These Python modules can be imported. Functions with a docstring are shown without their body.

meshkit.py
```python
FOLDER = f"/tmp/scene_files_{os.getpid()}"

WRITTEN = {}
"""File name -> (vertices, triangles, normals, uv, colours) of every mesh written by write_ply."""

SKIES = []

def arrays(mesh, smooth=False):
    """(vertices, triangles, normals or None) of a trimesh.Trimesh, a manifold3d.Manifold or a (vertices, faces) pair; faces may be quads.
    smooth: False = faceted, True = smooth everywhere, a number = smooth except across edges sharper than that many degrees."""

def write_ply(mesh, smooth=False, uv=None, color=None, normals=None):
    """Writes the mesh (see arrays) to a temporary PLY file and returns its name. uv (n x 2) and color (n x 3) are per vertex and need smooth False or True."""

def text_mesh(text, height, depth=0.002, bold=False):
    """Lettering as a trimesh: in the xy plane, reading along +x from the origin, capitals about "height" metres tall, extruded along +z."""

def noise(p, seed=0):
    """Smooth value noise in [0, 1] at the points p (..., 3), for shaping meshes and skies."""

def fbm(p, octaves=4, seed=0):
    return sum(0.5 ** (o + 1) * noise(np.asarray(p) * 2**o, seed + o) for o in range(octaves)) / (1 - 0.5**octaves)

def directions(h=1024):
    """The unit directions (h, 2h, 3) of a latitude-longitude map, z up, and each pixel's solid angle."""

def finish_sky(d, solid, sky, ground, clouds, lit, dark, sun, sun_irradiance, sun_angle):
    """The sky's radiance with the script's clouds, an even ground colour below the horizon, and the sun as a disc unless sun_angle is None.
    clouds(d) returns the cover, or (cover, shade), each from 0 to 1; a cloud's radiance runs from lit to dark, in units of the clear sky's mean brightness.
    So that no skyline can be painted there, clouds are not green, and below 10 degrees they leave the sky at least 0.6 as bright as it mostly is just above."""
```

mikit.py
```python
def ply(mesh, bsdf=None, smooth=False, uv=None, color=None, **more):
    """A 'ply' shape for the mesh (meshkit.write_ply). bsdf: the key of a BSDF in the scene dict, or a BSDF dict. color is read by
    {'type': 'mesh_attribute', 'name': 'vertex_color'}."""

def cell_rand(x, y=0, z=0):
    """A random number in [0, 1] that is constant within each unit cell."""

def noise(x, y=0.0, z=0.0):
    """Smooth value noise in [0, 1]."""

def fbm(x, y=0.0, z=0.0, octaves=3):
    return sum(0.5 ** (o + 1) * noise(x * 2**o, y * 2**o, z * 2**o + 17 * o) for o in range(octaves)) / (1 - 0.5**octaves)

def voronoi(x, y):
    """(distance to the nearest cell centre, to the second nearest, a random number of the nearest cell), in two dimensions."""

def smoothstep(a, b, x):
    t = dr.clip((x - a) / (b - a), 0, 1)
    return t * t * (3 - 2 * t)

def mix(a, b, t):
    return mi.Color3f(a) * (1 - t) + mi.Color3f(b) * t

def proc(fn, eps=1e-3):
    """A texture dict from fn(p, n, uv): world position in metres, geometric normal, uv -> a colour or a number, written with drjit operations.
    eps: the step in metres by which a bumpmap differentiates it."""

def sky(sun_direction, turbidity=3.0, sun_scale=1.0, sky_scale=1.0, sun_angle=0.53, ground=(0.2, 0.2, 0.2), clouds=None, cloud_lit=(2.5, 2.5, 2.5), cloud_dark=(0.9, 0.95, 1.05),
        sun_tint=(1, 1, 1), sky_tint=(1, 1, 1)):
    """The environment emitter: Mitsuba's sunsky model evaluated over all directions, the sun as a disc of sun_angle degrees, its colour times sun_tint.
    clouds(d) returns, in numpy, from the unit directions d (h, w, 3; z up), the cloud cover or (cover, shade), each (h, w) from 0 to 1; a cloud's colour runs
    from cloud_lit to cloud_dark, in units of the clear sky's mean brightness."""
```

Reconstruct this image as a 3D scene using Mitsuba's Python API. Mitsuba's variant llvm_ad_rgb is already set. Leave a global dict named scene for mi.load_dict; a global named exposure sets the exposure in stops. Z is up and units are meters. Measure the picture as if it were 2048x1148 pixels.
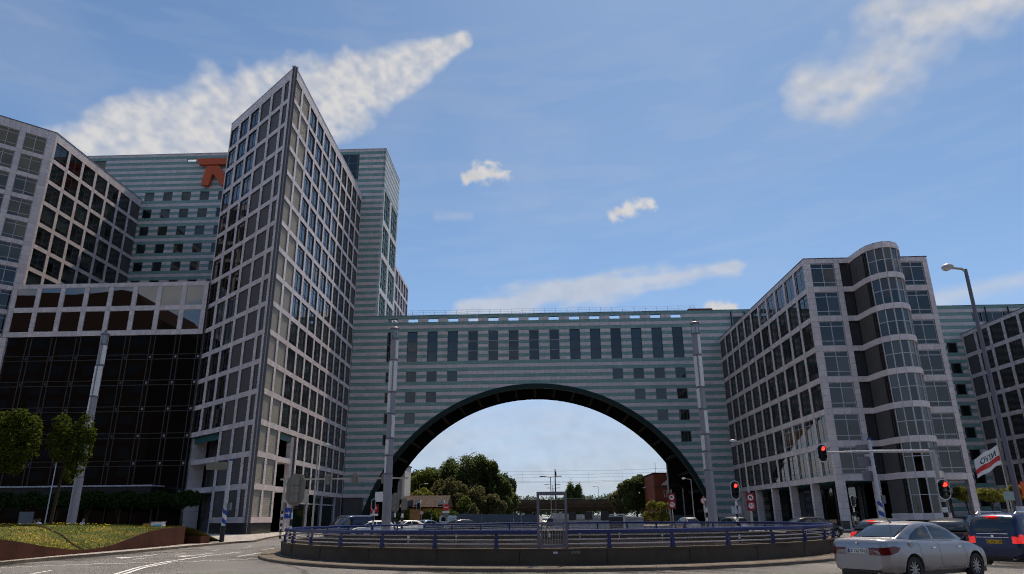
import math, random
import numpy as np
import trimesh, mitsuba as mi, mikit, meshkit, drjit as dr
import manifold3d as m3
from shapely.geometry import Polygon, Point, box as sbox, LineString
from shapely.ops import unary_union
from scipy.interpolate import PchipInterpolator
rng = random.Random(7)
nrng = np.random.default_rng(7)
T = mi.ScalarTransform4f
scene, labels = {'type': 'scene'}, {}

# ------------------------------------------------------------------ camera
YAW, PITCH, ROLL = 0.0322755, 0.3209923, -0.0096563
EYE = np.array([0.0, 0.0, 1.7])
_f = np.array([-math.sin(YAW) * math.cos(PITCH), math.cos(YAW) * math.cos(PITCH), math.sin(PITCH)])
_r = np.array([math.cos(YAW), math.sin(YAW), 0.0])
_u = np.cross(_r, _f)
_up = -_r * math.sin(ROLL) + _u * math.cos(ROLL)
scene['camera'] = {'type': 'perspective', 'fov': 73.086, 'fov_axis': 'x', 'near_clip': 0.1, 'far_clip': 9000.0,
                   'to_world': T().look_at(origin=EYE.tolist(), target=(EYE + _f).tolist(), up=_up.tolist())}
exposure = 1.85

# ------------------------------------------------------------------ sky
SUN = (0.1363, 0.4573, 0.8788)
def clouds(d):
    az = np.degrees(np.arctan2(d[..., 0], d[..., 1])); el = np.degrees(np.arcsin(np.clip(d[..., 2], -1, 1)))
    p = np.stack([az, el, az * 0], -1)
    fine = meshkit.fbm(p * [0.62, 0.9, 1] + 3, 5, 1)
    mid = meshkit.fbm(p * [0.22, 0.34, 1] + 11, 4, 2)
    big = meshkit.fbm(p * [0.06, 0.10, 1] + 5, 4, 4)
    st = meshkit.fbm(np.stack([az * 0.16 + el * 0.22, el * 1.1 - az * 0.10, az * 0], -1) + 23, 5, 9)
    def seg(x0, y0, w0, x1, y1, w1):
        vx, vy = x1 - x0, y1 - y0
        t = np.clip(((az - x0) * vx + (el - y0) * vy) / (vx * vx + vy * vy), 0, 1)
        return np.hypot(az - x0 - t * vx, el - y0 - t * vy) / (w0 + t * (w1 - w0))
    def cover(dist, n, soft=0.55, edge=0.9):
        v = 1.0 - dist + (n - 0.5) * edge * 2
        return np.clip(v / soft, 0, 1)
    ss = lambda a, b, x: (lambda t: t * t * (3 - 2 * t))(np.clip((x - a) / (b - a), 0, 1))
    rip = meshkit.fbm(np.stack([az * 1.25 + el * .3, el * 1.9, az * 0], -1) + 31, 4, 6)
    pf = meshkit.fbm(p * [1.5, 2.1, 1] + 7, 5, 8)
    n1 = 0.45 * fine + 0.55 * mid
    d1 = np.minimum(np.minimum(seg(-41, 23.5, 1.6, -28, 29.0, 4.6), seg(-28, 29.2, 4.6, -17, 33.0, 3.3)), seg(-17, 33.2, 3.3, -6.5, 37.9, 0.9))
    m1 = np.clip((1.05 - d1) / 0.42 + (n1 - 0.5) * 2.6, 0, 1)
    c = m1 * np.clip(0.84 + 0.75 * (rip - 0.52), 0.15, 1)
    d2 = np.minimum(seg(25.6, 31.0, 2.2, 32, 31.6, 3.0), seg(32, 32.4, 3.2, 45, 34.6, 2.6))
    m2 = np.clip((1.1 - d2) / 0.75 + (mid - 0.5) * 2.2, 0, 1)
    c = np.maximum(c, m2 * np.clip(0.62 + 0.9 * (fine - 0.5), 0.1, 0.95))
    for x0, y0, w, x1, y1, w1 in ((-5.9, 27.2, .5, -4.2, 27.9, .95), (-4.4, 27.9, .9, -2.2, 27.6, .5), (7.2, 23.9, .5, 8.4, 24.2, .55), (8.6, 24.4, .75, 10.7, 24.4, .45), (14.7, 15.7, .5, 16.5, 15.75, .5)):
        c = np.maximum(c, np.clip((1.15 - seg(x0, y0, w * 1.15, x1, y1, w1 * 1.15)) / 0.8 + (pf - 0.52) * 2.6, 0, 1) ** 1.2 * 0.97)
    wis = np.minimum(seg(-6, 16.8, 1.3, 6, 18.1, 1.5), seg(6, 18.3, 1.3, 17, 19.0, .7))
    c = np.maximum(c, np.clip((1.1 - wis) / 0.9 + (0.35 * fine + 0.65 * st - 0.5) * 3.0, 0, 1) * 0.62)
    c = np.maximum(c, np.clip((1.1 - seg(30, 14.4, .6, 39, 15.4, .6)) / 0.9 + (st - 0.5) * 2.4, 0, 1) * 0.5)
    c = np.maximum(c, np.clip((1.0 - seg(-8.5, 24.0, .6, -5.5, 24.1, .5)) / 0.9 + (st - 0.5) * 2, 0, 1) * 0.28)
    veil = 0.10 * ss(0.45, 0.8, big) + 0.05 * ss(0.48, 0.7, st)                 # thin cirrus everywhere
    c = np.maximum(c, veil)
    far = np.abs(((az + 180) % 360) - 180) > 48                                  # out of view: added fair-weather clouds, thickened to brighten the facades
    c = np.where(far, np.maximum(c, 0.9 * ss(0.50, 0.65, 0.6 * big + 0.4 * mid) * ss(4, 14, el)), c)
    low = ss(15, 4, el)
    c = 1 - (1 - c) * (1 - 0.80 * low * (0.72 + 0.5 * (st - 0.45)))
    shade = np.clip(0.10 + 0.42 * low + 0.55 * (0.5 - rip) + 0.12 * (mid - 0.5), 0, 1)
    return np.clip(c, 0, 1), shade
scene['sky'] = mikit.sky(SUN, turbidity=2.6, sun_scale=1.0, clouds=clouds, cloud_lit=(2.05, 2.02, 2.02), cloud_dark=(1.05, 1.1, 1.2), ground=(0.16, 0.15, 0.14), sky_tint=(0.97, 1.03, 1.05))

# ------------------------------------------------------------------ materials
def rgb(*c): return {'type': 'rgb', 'value': list(c)}
def prin(c, rough=0.5, spec=0.4, metal=0.0, **k): return {'type': 'principled', 'base_color': c if isinstance(c, dict) else rgb(*c), 'roughness': rough, 'specular': spec, 'metallic': metal, **k}
def two(b): return {'type': 'twosided', 'b': b}
def gloss(c, ior=1.6): return {'type': 'plastic', 'diffuse_reflectance': rgb(*c), 'int_ior': ior, 'nonlinear': True}
VC = {'type': 'mesh_attribute', 'name': 'vertex_color'}
def M(k, b): scene[k] = b
M('cladding', two(prin(VC, 0.42, 0.45)))
M('joint', two(prin((.09, .085, .085), 0.8)))
M('dark_wall', two(prin((.03, .03, .032), 0.6)))
M('black_stone', two(prin((.015, .015, .016), 0.25, 0.5)))
M('louvre', two(prin((.27, .255, .215), 0.6, .2)))
M('louvre_dark', two(prin((.085, .078, .074), 0.55, .3)))
M('alu', two(prin((.42, .42, .43), 0.4, 0.5)))
M('alu_dim', two(prin((.060, .053, .047), 0.45, 0.4)))
M('alu_green', two(prin((.16, .26, .25), 0.4, 0.5)))
M('teal_panel', two(prin((.02, .10, .10), 0.35)))
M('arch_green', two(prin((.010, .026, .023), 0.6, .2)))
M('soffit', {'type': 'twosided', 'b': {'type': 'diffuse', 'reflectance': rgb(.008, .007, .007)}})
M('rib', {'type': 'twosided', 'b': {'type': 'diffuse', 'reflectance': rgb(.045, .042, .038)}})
M('glass_dark', gloss((.006, .007, .008), 1.65))
M('glass_blue', gloss((.010, .016, .022), 1.9))
M('glass_curtain', gloss((.085, .100, .075), 1.6))
M('glass_blind', gloss((.055, .065, .062), 1.6))
M('glass_brown', gloss((.035, .026, .018), 1.6))
M('glass_green', gloss((.010, .028, .026), 1.7))
M('glass_teal', gloss((.05, .16, .17), 1.8))
M('glass_mirror', gloss((.012, .013, .016), 2.3))
M('glass_bay', gloss((.055, .062, .060), 1.7))
M('glass_sun_patch', gloss((.27, .155, .05), 1.55))  # sun thrown back by the windows opposite, put into the pane colour
def conc_fn(base, amp, sc):
    def fn(p, n, uv):
        a = mikit.fbm(p.x * sc, p.y * sc, p.z * sc, 4); b = mikit.fbm(p.x * 6, p.y * 6, p.z * 1.2 + 40, 2)
        return mi.Color3f(*base) * (1 - amp + amp * 1.6 * a + 0.35 * amp * b)
    return mikit.proc(fn)
M('concrete', two(prin(conc_fn((.075, .060, .044), .55, 1.3), 0.85, 0.2)))
M('concrete_pale', two(prin(conc_fn((.42, .40, .37), .4, 1.0), 0.85, 0.2)))
M('kerb', two(prin(conc_fn((.12, .100, .080), .5, 2.2), 0.85, 0.2)))
def asphalt(p, n, uv):
    g = mikit.noise(p.x * 38, p.y * 38); a = mikit.fbm(p.x * .35, p.y * .35, 0, 4); t = mikit.fbm(p.x * 2.2, p.y * 2.2, 5, 3)
    crack = mikit.smoothstep(0.018, 0.0, dr.abs(mikit.fbm(p.x * .16, p.y * .16, 9, 3) - 0.5)) * mikit.smoothstep(.45, .6, mikit.noise(p.x * .09, p.y * .09, 3))
    v = 0.118 + 0.05 * (a - 0.5) + 0.035 * (t - .5) + 0.030 * (g - .5)
    return mi.Color3f(v * 1.04, v, v * .965) * (1 - 0.55 * crack)
M('asphalt', two(prin(mikit.proc(asphalt), 0.8, 0.25)))
def paving(p, n, uv):
    x, y = p.x / .3, p.y / .3
    e = dr.minimum(dr.minimum(x - dr.floor(x), dr.ceil(x) - x), dr.minimum(y - dr.floor(y), dr.ceil(y) - y))
    v = 0.27 + 0.06 * (mikit.cell_rand(x, y) - .5) + 0.06 * (mikit.fbm(p.x * .7, p.y * .7) - .5)
    return mi.Color3f(v * 1.04, v * .96, v * .88) * (1 - .35 * mikit.smoothstep(.06, .02, e))
M('paving', two(prin(mikit.proc(paving), 0.85, 0.2)))
def paint_fn(p, n, uv):
    w = mikit.fbm(p.x * 5, p.y * 5, 3, 4)
    v = 0.36 + 0.26 * mikit.smoothstep(.25, .50, w)
    return mi.Color3f(v, v * .98, v * .94)
M('road_paint', two(prin(mikit.proc(paint_fn), 0.7, 0.3)))
def rust(p, n, uv):
    a = mikit.fbm(p.x * 1.7, p.y * 1.7, p.z * .7, 4)
    return mikit.mix((.030, .010, .007), (.075, .024, .013), a)
M('rust', two(prin(mikit.proc(rust), 0.8, 0.2)))
def soil(p, n, uv):
    a = mikit.fbm(p.x * .9, p.y * .9, 0, 4); b = mikit.noise(p.x * 9, p.y * 9)
    return mikit.mix((.050, .065, .014), (.115, .098, .022), mikit.smoothstep(.35, .65, a * .7 + b * .3))
M('lawn', two(prin(mikit.proc(soil), 0.9, 0.1)))
M('metal_grey', two(prin((.135, .13, .15), 0.45, 0.4)))
M('metal_pale', two(prin((.45, .45, .47), 0.4, 0.5)))
M('metal_beige', two(prin((.40, .37, .31), 0.5, 0.4)))
M('metal_sig', two(prin((.20, .18, .145), 0.5, 0.4)))
M('galv', two(prin((.30, .30, .31), 0.35, 0.5, 0.6)))
M('tube_grey', two(prin((.42, .38, .37), 0.35, 0.5)))
M('rail_blue', two(prin((.008, .020, .105), 0.3, 0.5)))
M('white_paint', two(prin((.62, .62, .60), 0.4)))
M('black_paint', two(prin((.012, .012, .013), 0.4)))
M('red_paint', two(prin((.50, .015, .015), 0.4)))
M('maroon', two(prin((.16, .012, .018), 0.5)))
M('blue_paint', two(prin((.01, .06, .30), 0.4)))
M('cyan_paint', two(prin((.04, .35, .70), 0.4)))
M('sign_orange', two(prin((.75, .10, .02), 0.45)))
M('orange_logo', two(prin((.52, .085, .018), 0.45)))
M('green_grey', two(prin((.28, .36, .33), 0.5)))
M('yellow_plate', two(prin((.60, .36, .01), 0.5)))
M('lamp_red', {'type': 'diffuse', 'reflectance': rgb(.4, .01, .01)})
M('tyre', two(prin((.012, .012, .012), 0.7)))
M('bark', two(prin((.05, .038, .026), 0.9, 0.1)))
M('brick', two(prin((.17, .055, .035), 0.85, 0.2)))
M('brick_dark', two(prin((.026, .013, .011), 0.85, 0.2)))
M('roof_tile', two(prin((.028, .017, .017), 0.8, 0.2)))
M('ochre', two(prin((.55, .30, .05), 0.7, 0.2)))
M('wood', two(prin((.24, .13, .05), 0.7, 0.2)))
M('barrier', two(prin((.12, .135, .16), 0.6, 0.3)))
M('white_trim', two(prin((.6, .6, .58), 0.5)))
M('milky', two(prin((.62, .61, .57), 0.35)))
M('lantern_glass', {'type': 'thindielectric'})
def leaf(c, tr=0.5): return {'type': 'principledthin', 'base_color': rgb(*c), 'roughness': 0.55, 'diff_trans': tr, 'spec_trans': 0.0, 'eta': 1.35}
M('leaf_dark', leaf((.115, .150, .060), 1.2))
M('leaf_mid', leaf((.105, .135, .035), 1.0))
M('leaf_light', leaf((.19, .20, .05), 1.1))
M('leaf_plane', leaf((.060, .080, .014), 1.0))
M('wall_column', two(prin((.24, .23, .25), 0.4, 0.45)))
M('pit_wall', two(prin(conc_fn((.19, .145, .115), .6, 1.0), 0.85, 0.2)))
M('leaf_olive', leaf((.14, .145, .07), 1.0))
M('leaf_far', leaf((.09, .12, .075), .8))
M('leaf_hedge', leaf((.022, .040, .012), .3))
M('grass_blade', leaf((.085, .10, .018), .7))
M('flower', leaf((.55, .42, .02), .5))

# ------------------------------------------------------------------ helpers
_used = {}
def K(name):
    if name not in _used:
        _used[name] = 0
        return name
    _used[name] += 1
    return '%s_%03d' % (name, _used[name])
def thing(name, label, cat, group=None, kind=None):
    k = K(name); labels[k] = {'label': label}
    if cat: labels[k]['category'] = cat
    if group: labels[k]['group'] = group
    if kind: labels[k]['kind'] = kind
    return k
def put(k, mesh, bsdf, smooth=False, color=None, **more):
    if hasattr(mesh, 'mesh'): mesh = mesh.mesh()
    scene[k] = mikit.ply(mesh, bsdf, smooth, color=color, **more)
def part(par, name, mesh, bsdf, smooth=False, color=None, label=None, kind=None, **more):
    k = K(par + '__' + name); put(k, mesh, bsdf, smooth, color, **more)
    if label or kind:
        labels[k] = {}
        if label: labels[k]['label'] = label
        if kind: labels[k]['kind'] = kind
    return k
QF = np.array([[0, 3, 2, 1], [4, 5, 6, 7], [0, 1, 5, 4], [1, 2, 6, 5], [2, 3, 7, 6], [3, 0, 4, 7]])
QT = np.vstack([QF[:, [0, 1, 2]], QF[:, [0, 2, 3]]])
class Fr:
    """A facade frame: origin O (x, y), u along the wall, n outwards; local (a, o, z)."""
    def __init__(s, O, u, n, z=0.0):
        s.O = np.array([O[0], O[1], z], float); u = np.array([u[0], u[1], 0.0]); s.u = u / np.linalg.norm(u)
        n = np.array([n[0], n[1], 0.0]); n = n - s.u * (n @ s.u); s.n = n / np.linalg.norm(n); s.flip = np.cross(s.u, s.n)[2] < 0
    def p(s, a, o, z): return s.O + s.u * a + s.n * o + np.array([0, 0, z])
    def P(s, L):
        L = np.asarray(L, float); return s.O + L[:, :1] * s.u + L[:, 1:2] * s.n + L[:, 2:3] * np.array([0, 0, 1.0])
ID = Fr((0, 0), (1, 0), (0, 1))
def boxv(F, a0, a1, o0, o1, z0, z1):
    v = F.P([[a0, o0, z0], [a1, o0, z0], [a1, o1, z0], [a0, o1, z0], [a0, o0, z1], [a1, o0, z1], [a1, o1, z1], [a0, o1, z1]])
    return v, (QT[:, ::-1] if F.flip else QT)
class MB:
    def __init__(s): s.v, s.f, s.c, s.n = [], [], [], 0
    def add(s, v, f, col=None):
        v = np.asarray(v, float); f = np.asarray(f, int)
        if f.shape[1] == 4: f = np.vstack([f[:, [0, 1, 2]], f[:, [0, 2, 3]]])
        s.v.append(v); s.f.append(f + s.n); s.n += len(v)
        if col is not None: s.c.append(np.tile(col, (len(v), 1)))
        return s
    def tm(s, m, col=None): return s.add(m.vertices, m.faces, col)
    def box(s, a0, a1, o0, o1, z0, z1, F=ID, col=None): return s.add(*boxv(F, a0, a1, o0, o1, z0, z1), col)
    def cyl(s, p0, p1, r0, r1=None, n=10, caps=True):
        r1 = r0 if r1 is None else r1
        p0, p1 = np.array(p0, float), np.array(p1, float); w = (p1 - p0) / np.linalg.norm(p1 - p0)
        a = np.cross(w, [0, 0, 1.0] if abs(w[2]) < .9 else [1.0, 0, 0]); a /= np.linalg.norm(a); b = np.cross(w, a)
        t = np.arange(n) * 2 * np.pi / n; ring = np.cos(t)[:, None] * a + np.sin(t)[:, None] * b
        v = np.vstack([p0 + ring * r0, p1 + ring * r1]); i = np.arange(n); j = (i + 1) % n
        f = [np.stack([i, j, j + n], 1), np.stack([i, j + n, i + n], 1)]
        if caps:
            v = np.vstack([v, p0, p1]); f += [np.stack([j, i, i * 0 + 2 * n], 1), np.stack([i + n, j + n, i * 0 + 2 * n + 1], 1)]
        return s.add(v, np.vstack(f))
    def tube(s, pts, r, n=6, closed=False):
        P = np.asarray(pts, float); m = len(P)
        t = (np.roll(P, -1, 0) - np.roll(P, 1, 0)) if closed else np.gradient(P, axis=0)
        t /= np.linalg.norm(t, axis=1, keepdims=True) + 1e-12
        a = np.cross(t, np.where(np.abs(t[:, 2:]) < .9, [0, 0, 1.0], [1.0, 0, 0])); a /= np.linalg.norm(a, axis=1, keepdims=True); b = np.cross(t, a)
        th = np.arange(n) * 2 * np.pi / n; R = np.broadcast_to(r, (m,))[:, None, None]
        v = (P[:, None] + R * (np.cos(th)[None, :, None] * a[:, None] + np.sin(th)[None, :, None] * b[:, None])).reshape(-1, 3)
        k = m if closed else m - 1; i, j = np.meshgrid(np.arange(k), np.arange(n), indexing='ij'); i2 = (i + 1) % m
        f = np.stack([i * n + j, i2 * n + j, i2 * n + (j + 1) % n, i * n + (j + 1) % n], -1).reshape(-1, 4)
        return s.add(v, f[:, ::-1])
    def prism(s, poly, F, o0, o1):
        """Extrude a shapely polygon in (a, z) from o0 to o1."""
        for g in getattr(poly, 'geoms', [poly]):
            if g.is_empty or g.area < 1e-5: continue
            m = trimesh.creation.extrude_polygon(g, 1.0, engine='earcut'); v = m.vertices
            L = np.stack([v[:, 0], o0 + (o1 - o0) * v[:, 2], v[:, 1]], 1); f = m.faces
            f = f if F.flip == (o1 > o0) else f[:, ::-1]
            s.add(F.P(L), f)
        return s
    def slab(s, poly, z0, z1):
        for g in getattr(poly, 'geoms', [poly]):
            m = trimesh.creation.extrude_polygon(g, z1 - z0, engine='earcut'); m.apply_translation([0, 0, z0]); s.tm(m)
        return s
    def lathe(s, prof, c=(0, 0, 0), n=16):
        prof = np.asarray(prof, float); th = np.arange(n) * 2 * np.pi / n
        v = np.stack([prof[:, None, 0] * np.cos(th), prof[:, None, 0] * np.sin(th), prof[:, None, 1] + th * 0], -1).reshape(-1, 3) + np.array(c)
        i, j = np.meshgrid(np.arange(len(prof) - 1), np.arange(n), indexing='ij')
        return s.add(v, np.stack([i * n + j, i * n + (j + 1) % n, (i + 1) * n + (j + 1) % n, (i + 1) * n + j], -1).reshape(-1, 4))
    def xf(s, Mx):
        s.v = [v @ Mx[:3, :3].T + Mx[:3, 3] for v in s.v]; return s
    def mesh(s): return trimesh.Trimesh(np.vstack(s.v), np.vstack(s.f), process=False)
    def col(s): return np.vstack(s.c)
def rotz(a, t=(0, 0, 0)):
    m = np.eye(4); c, s_ = math.cos(a), math.sin(a); m[:2, :2] = [[c, -s_], [s_, c]]; m[:3, 3] = t; return m
WHITE, GREEN = np.array([.60, .52, .495]), np.array([.185, .305, .275])
def tone(base, amp=.10):
    k = 1 + amp * (rng.random() - .5) * 2; w = (rng.random() - .5) * .025
    return np.clip(base * k * np.array([1 + w, 1, 1 - w]), .01, .9)
def emit_tiles(par, tiles, name='cladding_panel', rest='cladding', most=300):
    """tiles: (centre, vertices, faces, colour); the 300 nearest become parts, the rest one part."""
    tiles.sort(key=lambda t: np.linalg.norm(t[0] - EYE))
    for c, v, f, col in tiles[:most]:
        part(par, name, trimesh.Trimesh(v, f, process=False), 'cladding', color=np.tile(col, (len(v), 1)))
    if len(tiles) > most:
        b = MB()
        for c, v, f, col in tiles[most:]: b.add(v, f, col)
        part(par, rest, b, 'cladding', color=b.col(), kind='stuff')
def tile(tiles, F, a0, a1, z0, z1, base, th=.09, gap=.011, o1=0.0):
    v, f = boxv(F, a0 + gap, a1 - gap, -th, o1, z0 + gap, z1 - gap)
    tiles.append((v.mean(0), v, f, tone(base)))
def pane(par, F, a0, a1, z0, z1, o, bsdf, tilt=.004):
    w, h = a1 - a0, z1 - z0; ta, tz = rng.gauss(0, tilt) * w / 2, rng.gauss(0, tilt) * h / 2
    v = F.P([[a0, o - ta - tz, z0], [a1, o + ta - tz, z0], [a1, o + ta + tz, z1], [a0, o - ta + tz, z1]])
    f = np.array([[0, 1, 2], [0, 2, 3]]); f = f if not F.flip else f[:, ::-1]
    if np.cross(v[1] - v[0], v[2] - v[0]) @ F.n * (1 if not F.flip else -1) < 0: f = f[:, ::-1]
    return part(par, 'pane', trimesh.Trimesh(v, f, process=False), bsdf)
def window(par, F, a0, a1, z0, z1, glass, frame='alu', nx=2, zf=(.2, .8), o=-.2, bar=.055, panes='rows', tilt=.004):
    """A window: frame with bars (the part) and its panes (sub-parts). glass: bsdf key or function(row, col)."""
    b = MB(); g = glass if callable(glass) else (lambda r, c: glass)
    for x in (a0, a1 - bar): b.box(x, x + bar, o, o + .09, z0, z1, F)
    for z in (z0, z1 - bar): b.box(a0 + bar, a1 - bar, o, o + .09, z, z + bar, F)
    zs = [z0] + [z0 + (z1 - z0) * q for q in zf] + [z1]; xs = [a0 + (a1 - a0) * i / nx for i in range(nx + 1)]
    for z in zs[1:-1]: b.box(a0 + bar, a1 - bar, o + .002, o + .075, z - bar / 2, z + bar / 2, F)
    for x in xs[1:-1]: b.box(x - bar / 2, x + bar / 2, o + .004, o + .08, z0 + bar, z1 - bar, F)
    w = part(par, 'window', b, frame)
    if panes == 'rows':
        for r in range(len(zs) - 1): pane(w, F, a0, a1, zs[r], zs[r + 1], o + .03, g(r, 0), tilt)
    elif panes == 'all':
        for r in range(len(zs) - 1):
            for c in range(nx): pane(w, F, xs[c], xs[c + 1], zs[r], zs[r + 1], o + .03, g(r, c), tilt)
    return w
def louvre(par, F, a0, a1, z0, z1, bsdf='louvre', o=-.14, pitch=.245, name='louvre_panel'):
    b = MB(); fr = .045
    for x in (a0, a1 - fr): b.box(x, x + fr, o - .04, o + .035, z0, z1, F)
    for z in (z0, z1 - fr): b.box(a0 + fr, a1 - fr, o - .04, o + .035, z, z + fr, F)
    if bsdf != 'louvre':
        b.box(a0 + fr, a1 - fr, o - .04, o, z0 + fr, z1 - fr, F); return part(par, name, b, bsdf)
    n = max(2, int(round((z1 - z0) / pitch))); h = (z1 - z0) / n
    for i in range(n):
        z = z0 + i * h
        v = F.P([[a0, o - .012, z + h], [a1, o - .012, z + h], [a1, o + .02, z + h * .12], [a0, o + .02, z + h * .12], [a0, o - .03, z], [a1, o - .03, z]])
        f = np.array([[0, 2, 1], [0, 3, 2], [3, 5, 2], [3, 4, 5]]); b.add(v, f if not F.flip else f[:, ::-1])
    return part(par, name, b, bsdf)
def grid(par, F, A0, A1, cols, rows, top, bottom, cell, tiles, wall, skip=lambda i, j: False, tile_w=.74):
    """A gridded wall: cols/rows list the openings (a0, a1)/(z0, z1); cell(i, j, a0, a1, z0, z1) fills one; wall collects the backing."""
    zs = [bottom] + [q for r in rows for q in r] + [top]
    xs = [A0] + [q for c in cols for q in c] + [A1]
    for k in range(0, len(zs), 2):                                             # horizontal bands
        z0, z1 = zs[k], zs[k + 1]
        if z1 - z0 < .02: continue
        for i in range(len(xs) - 1):
            if xs[i + 1] - xs[i] < .02: continue
            if skip((i - 1) / 2, k // 2 - .5): continue
            wall.box(xs[i], xs[i + 1], -.35, -.035, z0, z1, F)
            n = max(1, int(round((xs[i + 1] - xs[i]) / tile_w)))
            for q in range(n): tile(tiles, F, xs[i] + (xs[i + 1] - xs[i]) * q / n, xs[i] + (xs[i + 1] - xs[i]) * (q + 1) / n, z0, z1, WHITE, .05)
    for j, (z0, z1) in enumerate(rows):                                        # piers and cells
        for i in range(0, len(xs), 2):
            if xs[i + 1] - xs[i] < .02: continue
            if skip(i / 2 - .5, j): continue
            wall.box(xs[i], xs[i + 1], -.35, -.035, z0, z1, F)
            n = max(1, int(round((z1 - z0) / tile_w)))
            for q in range(n): tile(tiles, F, xs[i], xs[i + 1], z0 + (z1 - z0) * q / n, z0 + (z1 - z0) * (q + 1) / n, WHITE, .05)
        for i, (a0, a1) in enumerate(cols):
            if not skip(i, j): cell(i, j, a0, a1, z0, z1)
def pick(opts):
    r = rng.random() * sum(w for _, w in opts)
    for k, w in opts:
        r -= w
        if r <= 0: return k
    return opts[-1][0]
def convex(pts):
    return trimesh.convex.convex_hull(np.asarray(pts, float))

# ------------------------------------------------------------------ buildings
FL = lambda i: 1.63 + 3.6 * i
FLR = lambda i: -1.77 + 3.6 * i
def poly_core(par, pts, z0, z1, name='core', bsdf='dark_wall', off=-.37):
    b = MB(); b.slab(Polygon(pts).buffer(off, join_style=2), z0, z1); return part(par, name, b, bsdf)

# --- the sharp cornered tower with white grid
Cc, Rr, Ll = np.array([-31.85, 79.0]), np.array([-32.32, 118.6]), np.array([-46.75, 93.05])
TOW = thing('corner_tower', 'tall dark office tower with white grid and sharp edge pointing at the roundabout', 'office tower', None)
tiles, wall = [], MB()
FR = Fr(Cc, Rr - Cc, (1, 0)); FLf = Fr(Cc, Ll - Cc, (-1, -1))
rows = [(FL(j) + .33, FL(j + 1) - .33) for j in range(16)]
def cellR(i, j, a0, a1, z0, z1):
    if i in (0, 1, 10): louvre(TOW, FR, a0, a1, z0, z1, 'louvre' if i < 2 else 'louvre_dark')
    else:
        cur = rng.random() < .5
        window(TOW, FR, a0, a1, z0, z1, lambda r, c: 'glass_blue' if r != 1 else ('glass_curtain' if cur else pick([('glass_blue', 2), ('glass_blind', 1), ('glass_brown', .6)])), frame='alu_dim', tilt=.003)
skR = lambda i, j: (1.6 < i < 3.4 and j < 2.4) or (i > 3.6 and j < .4)
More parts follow.
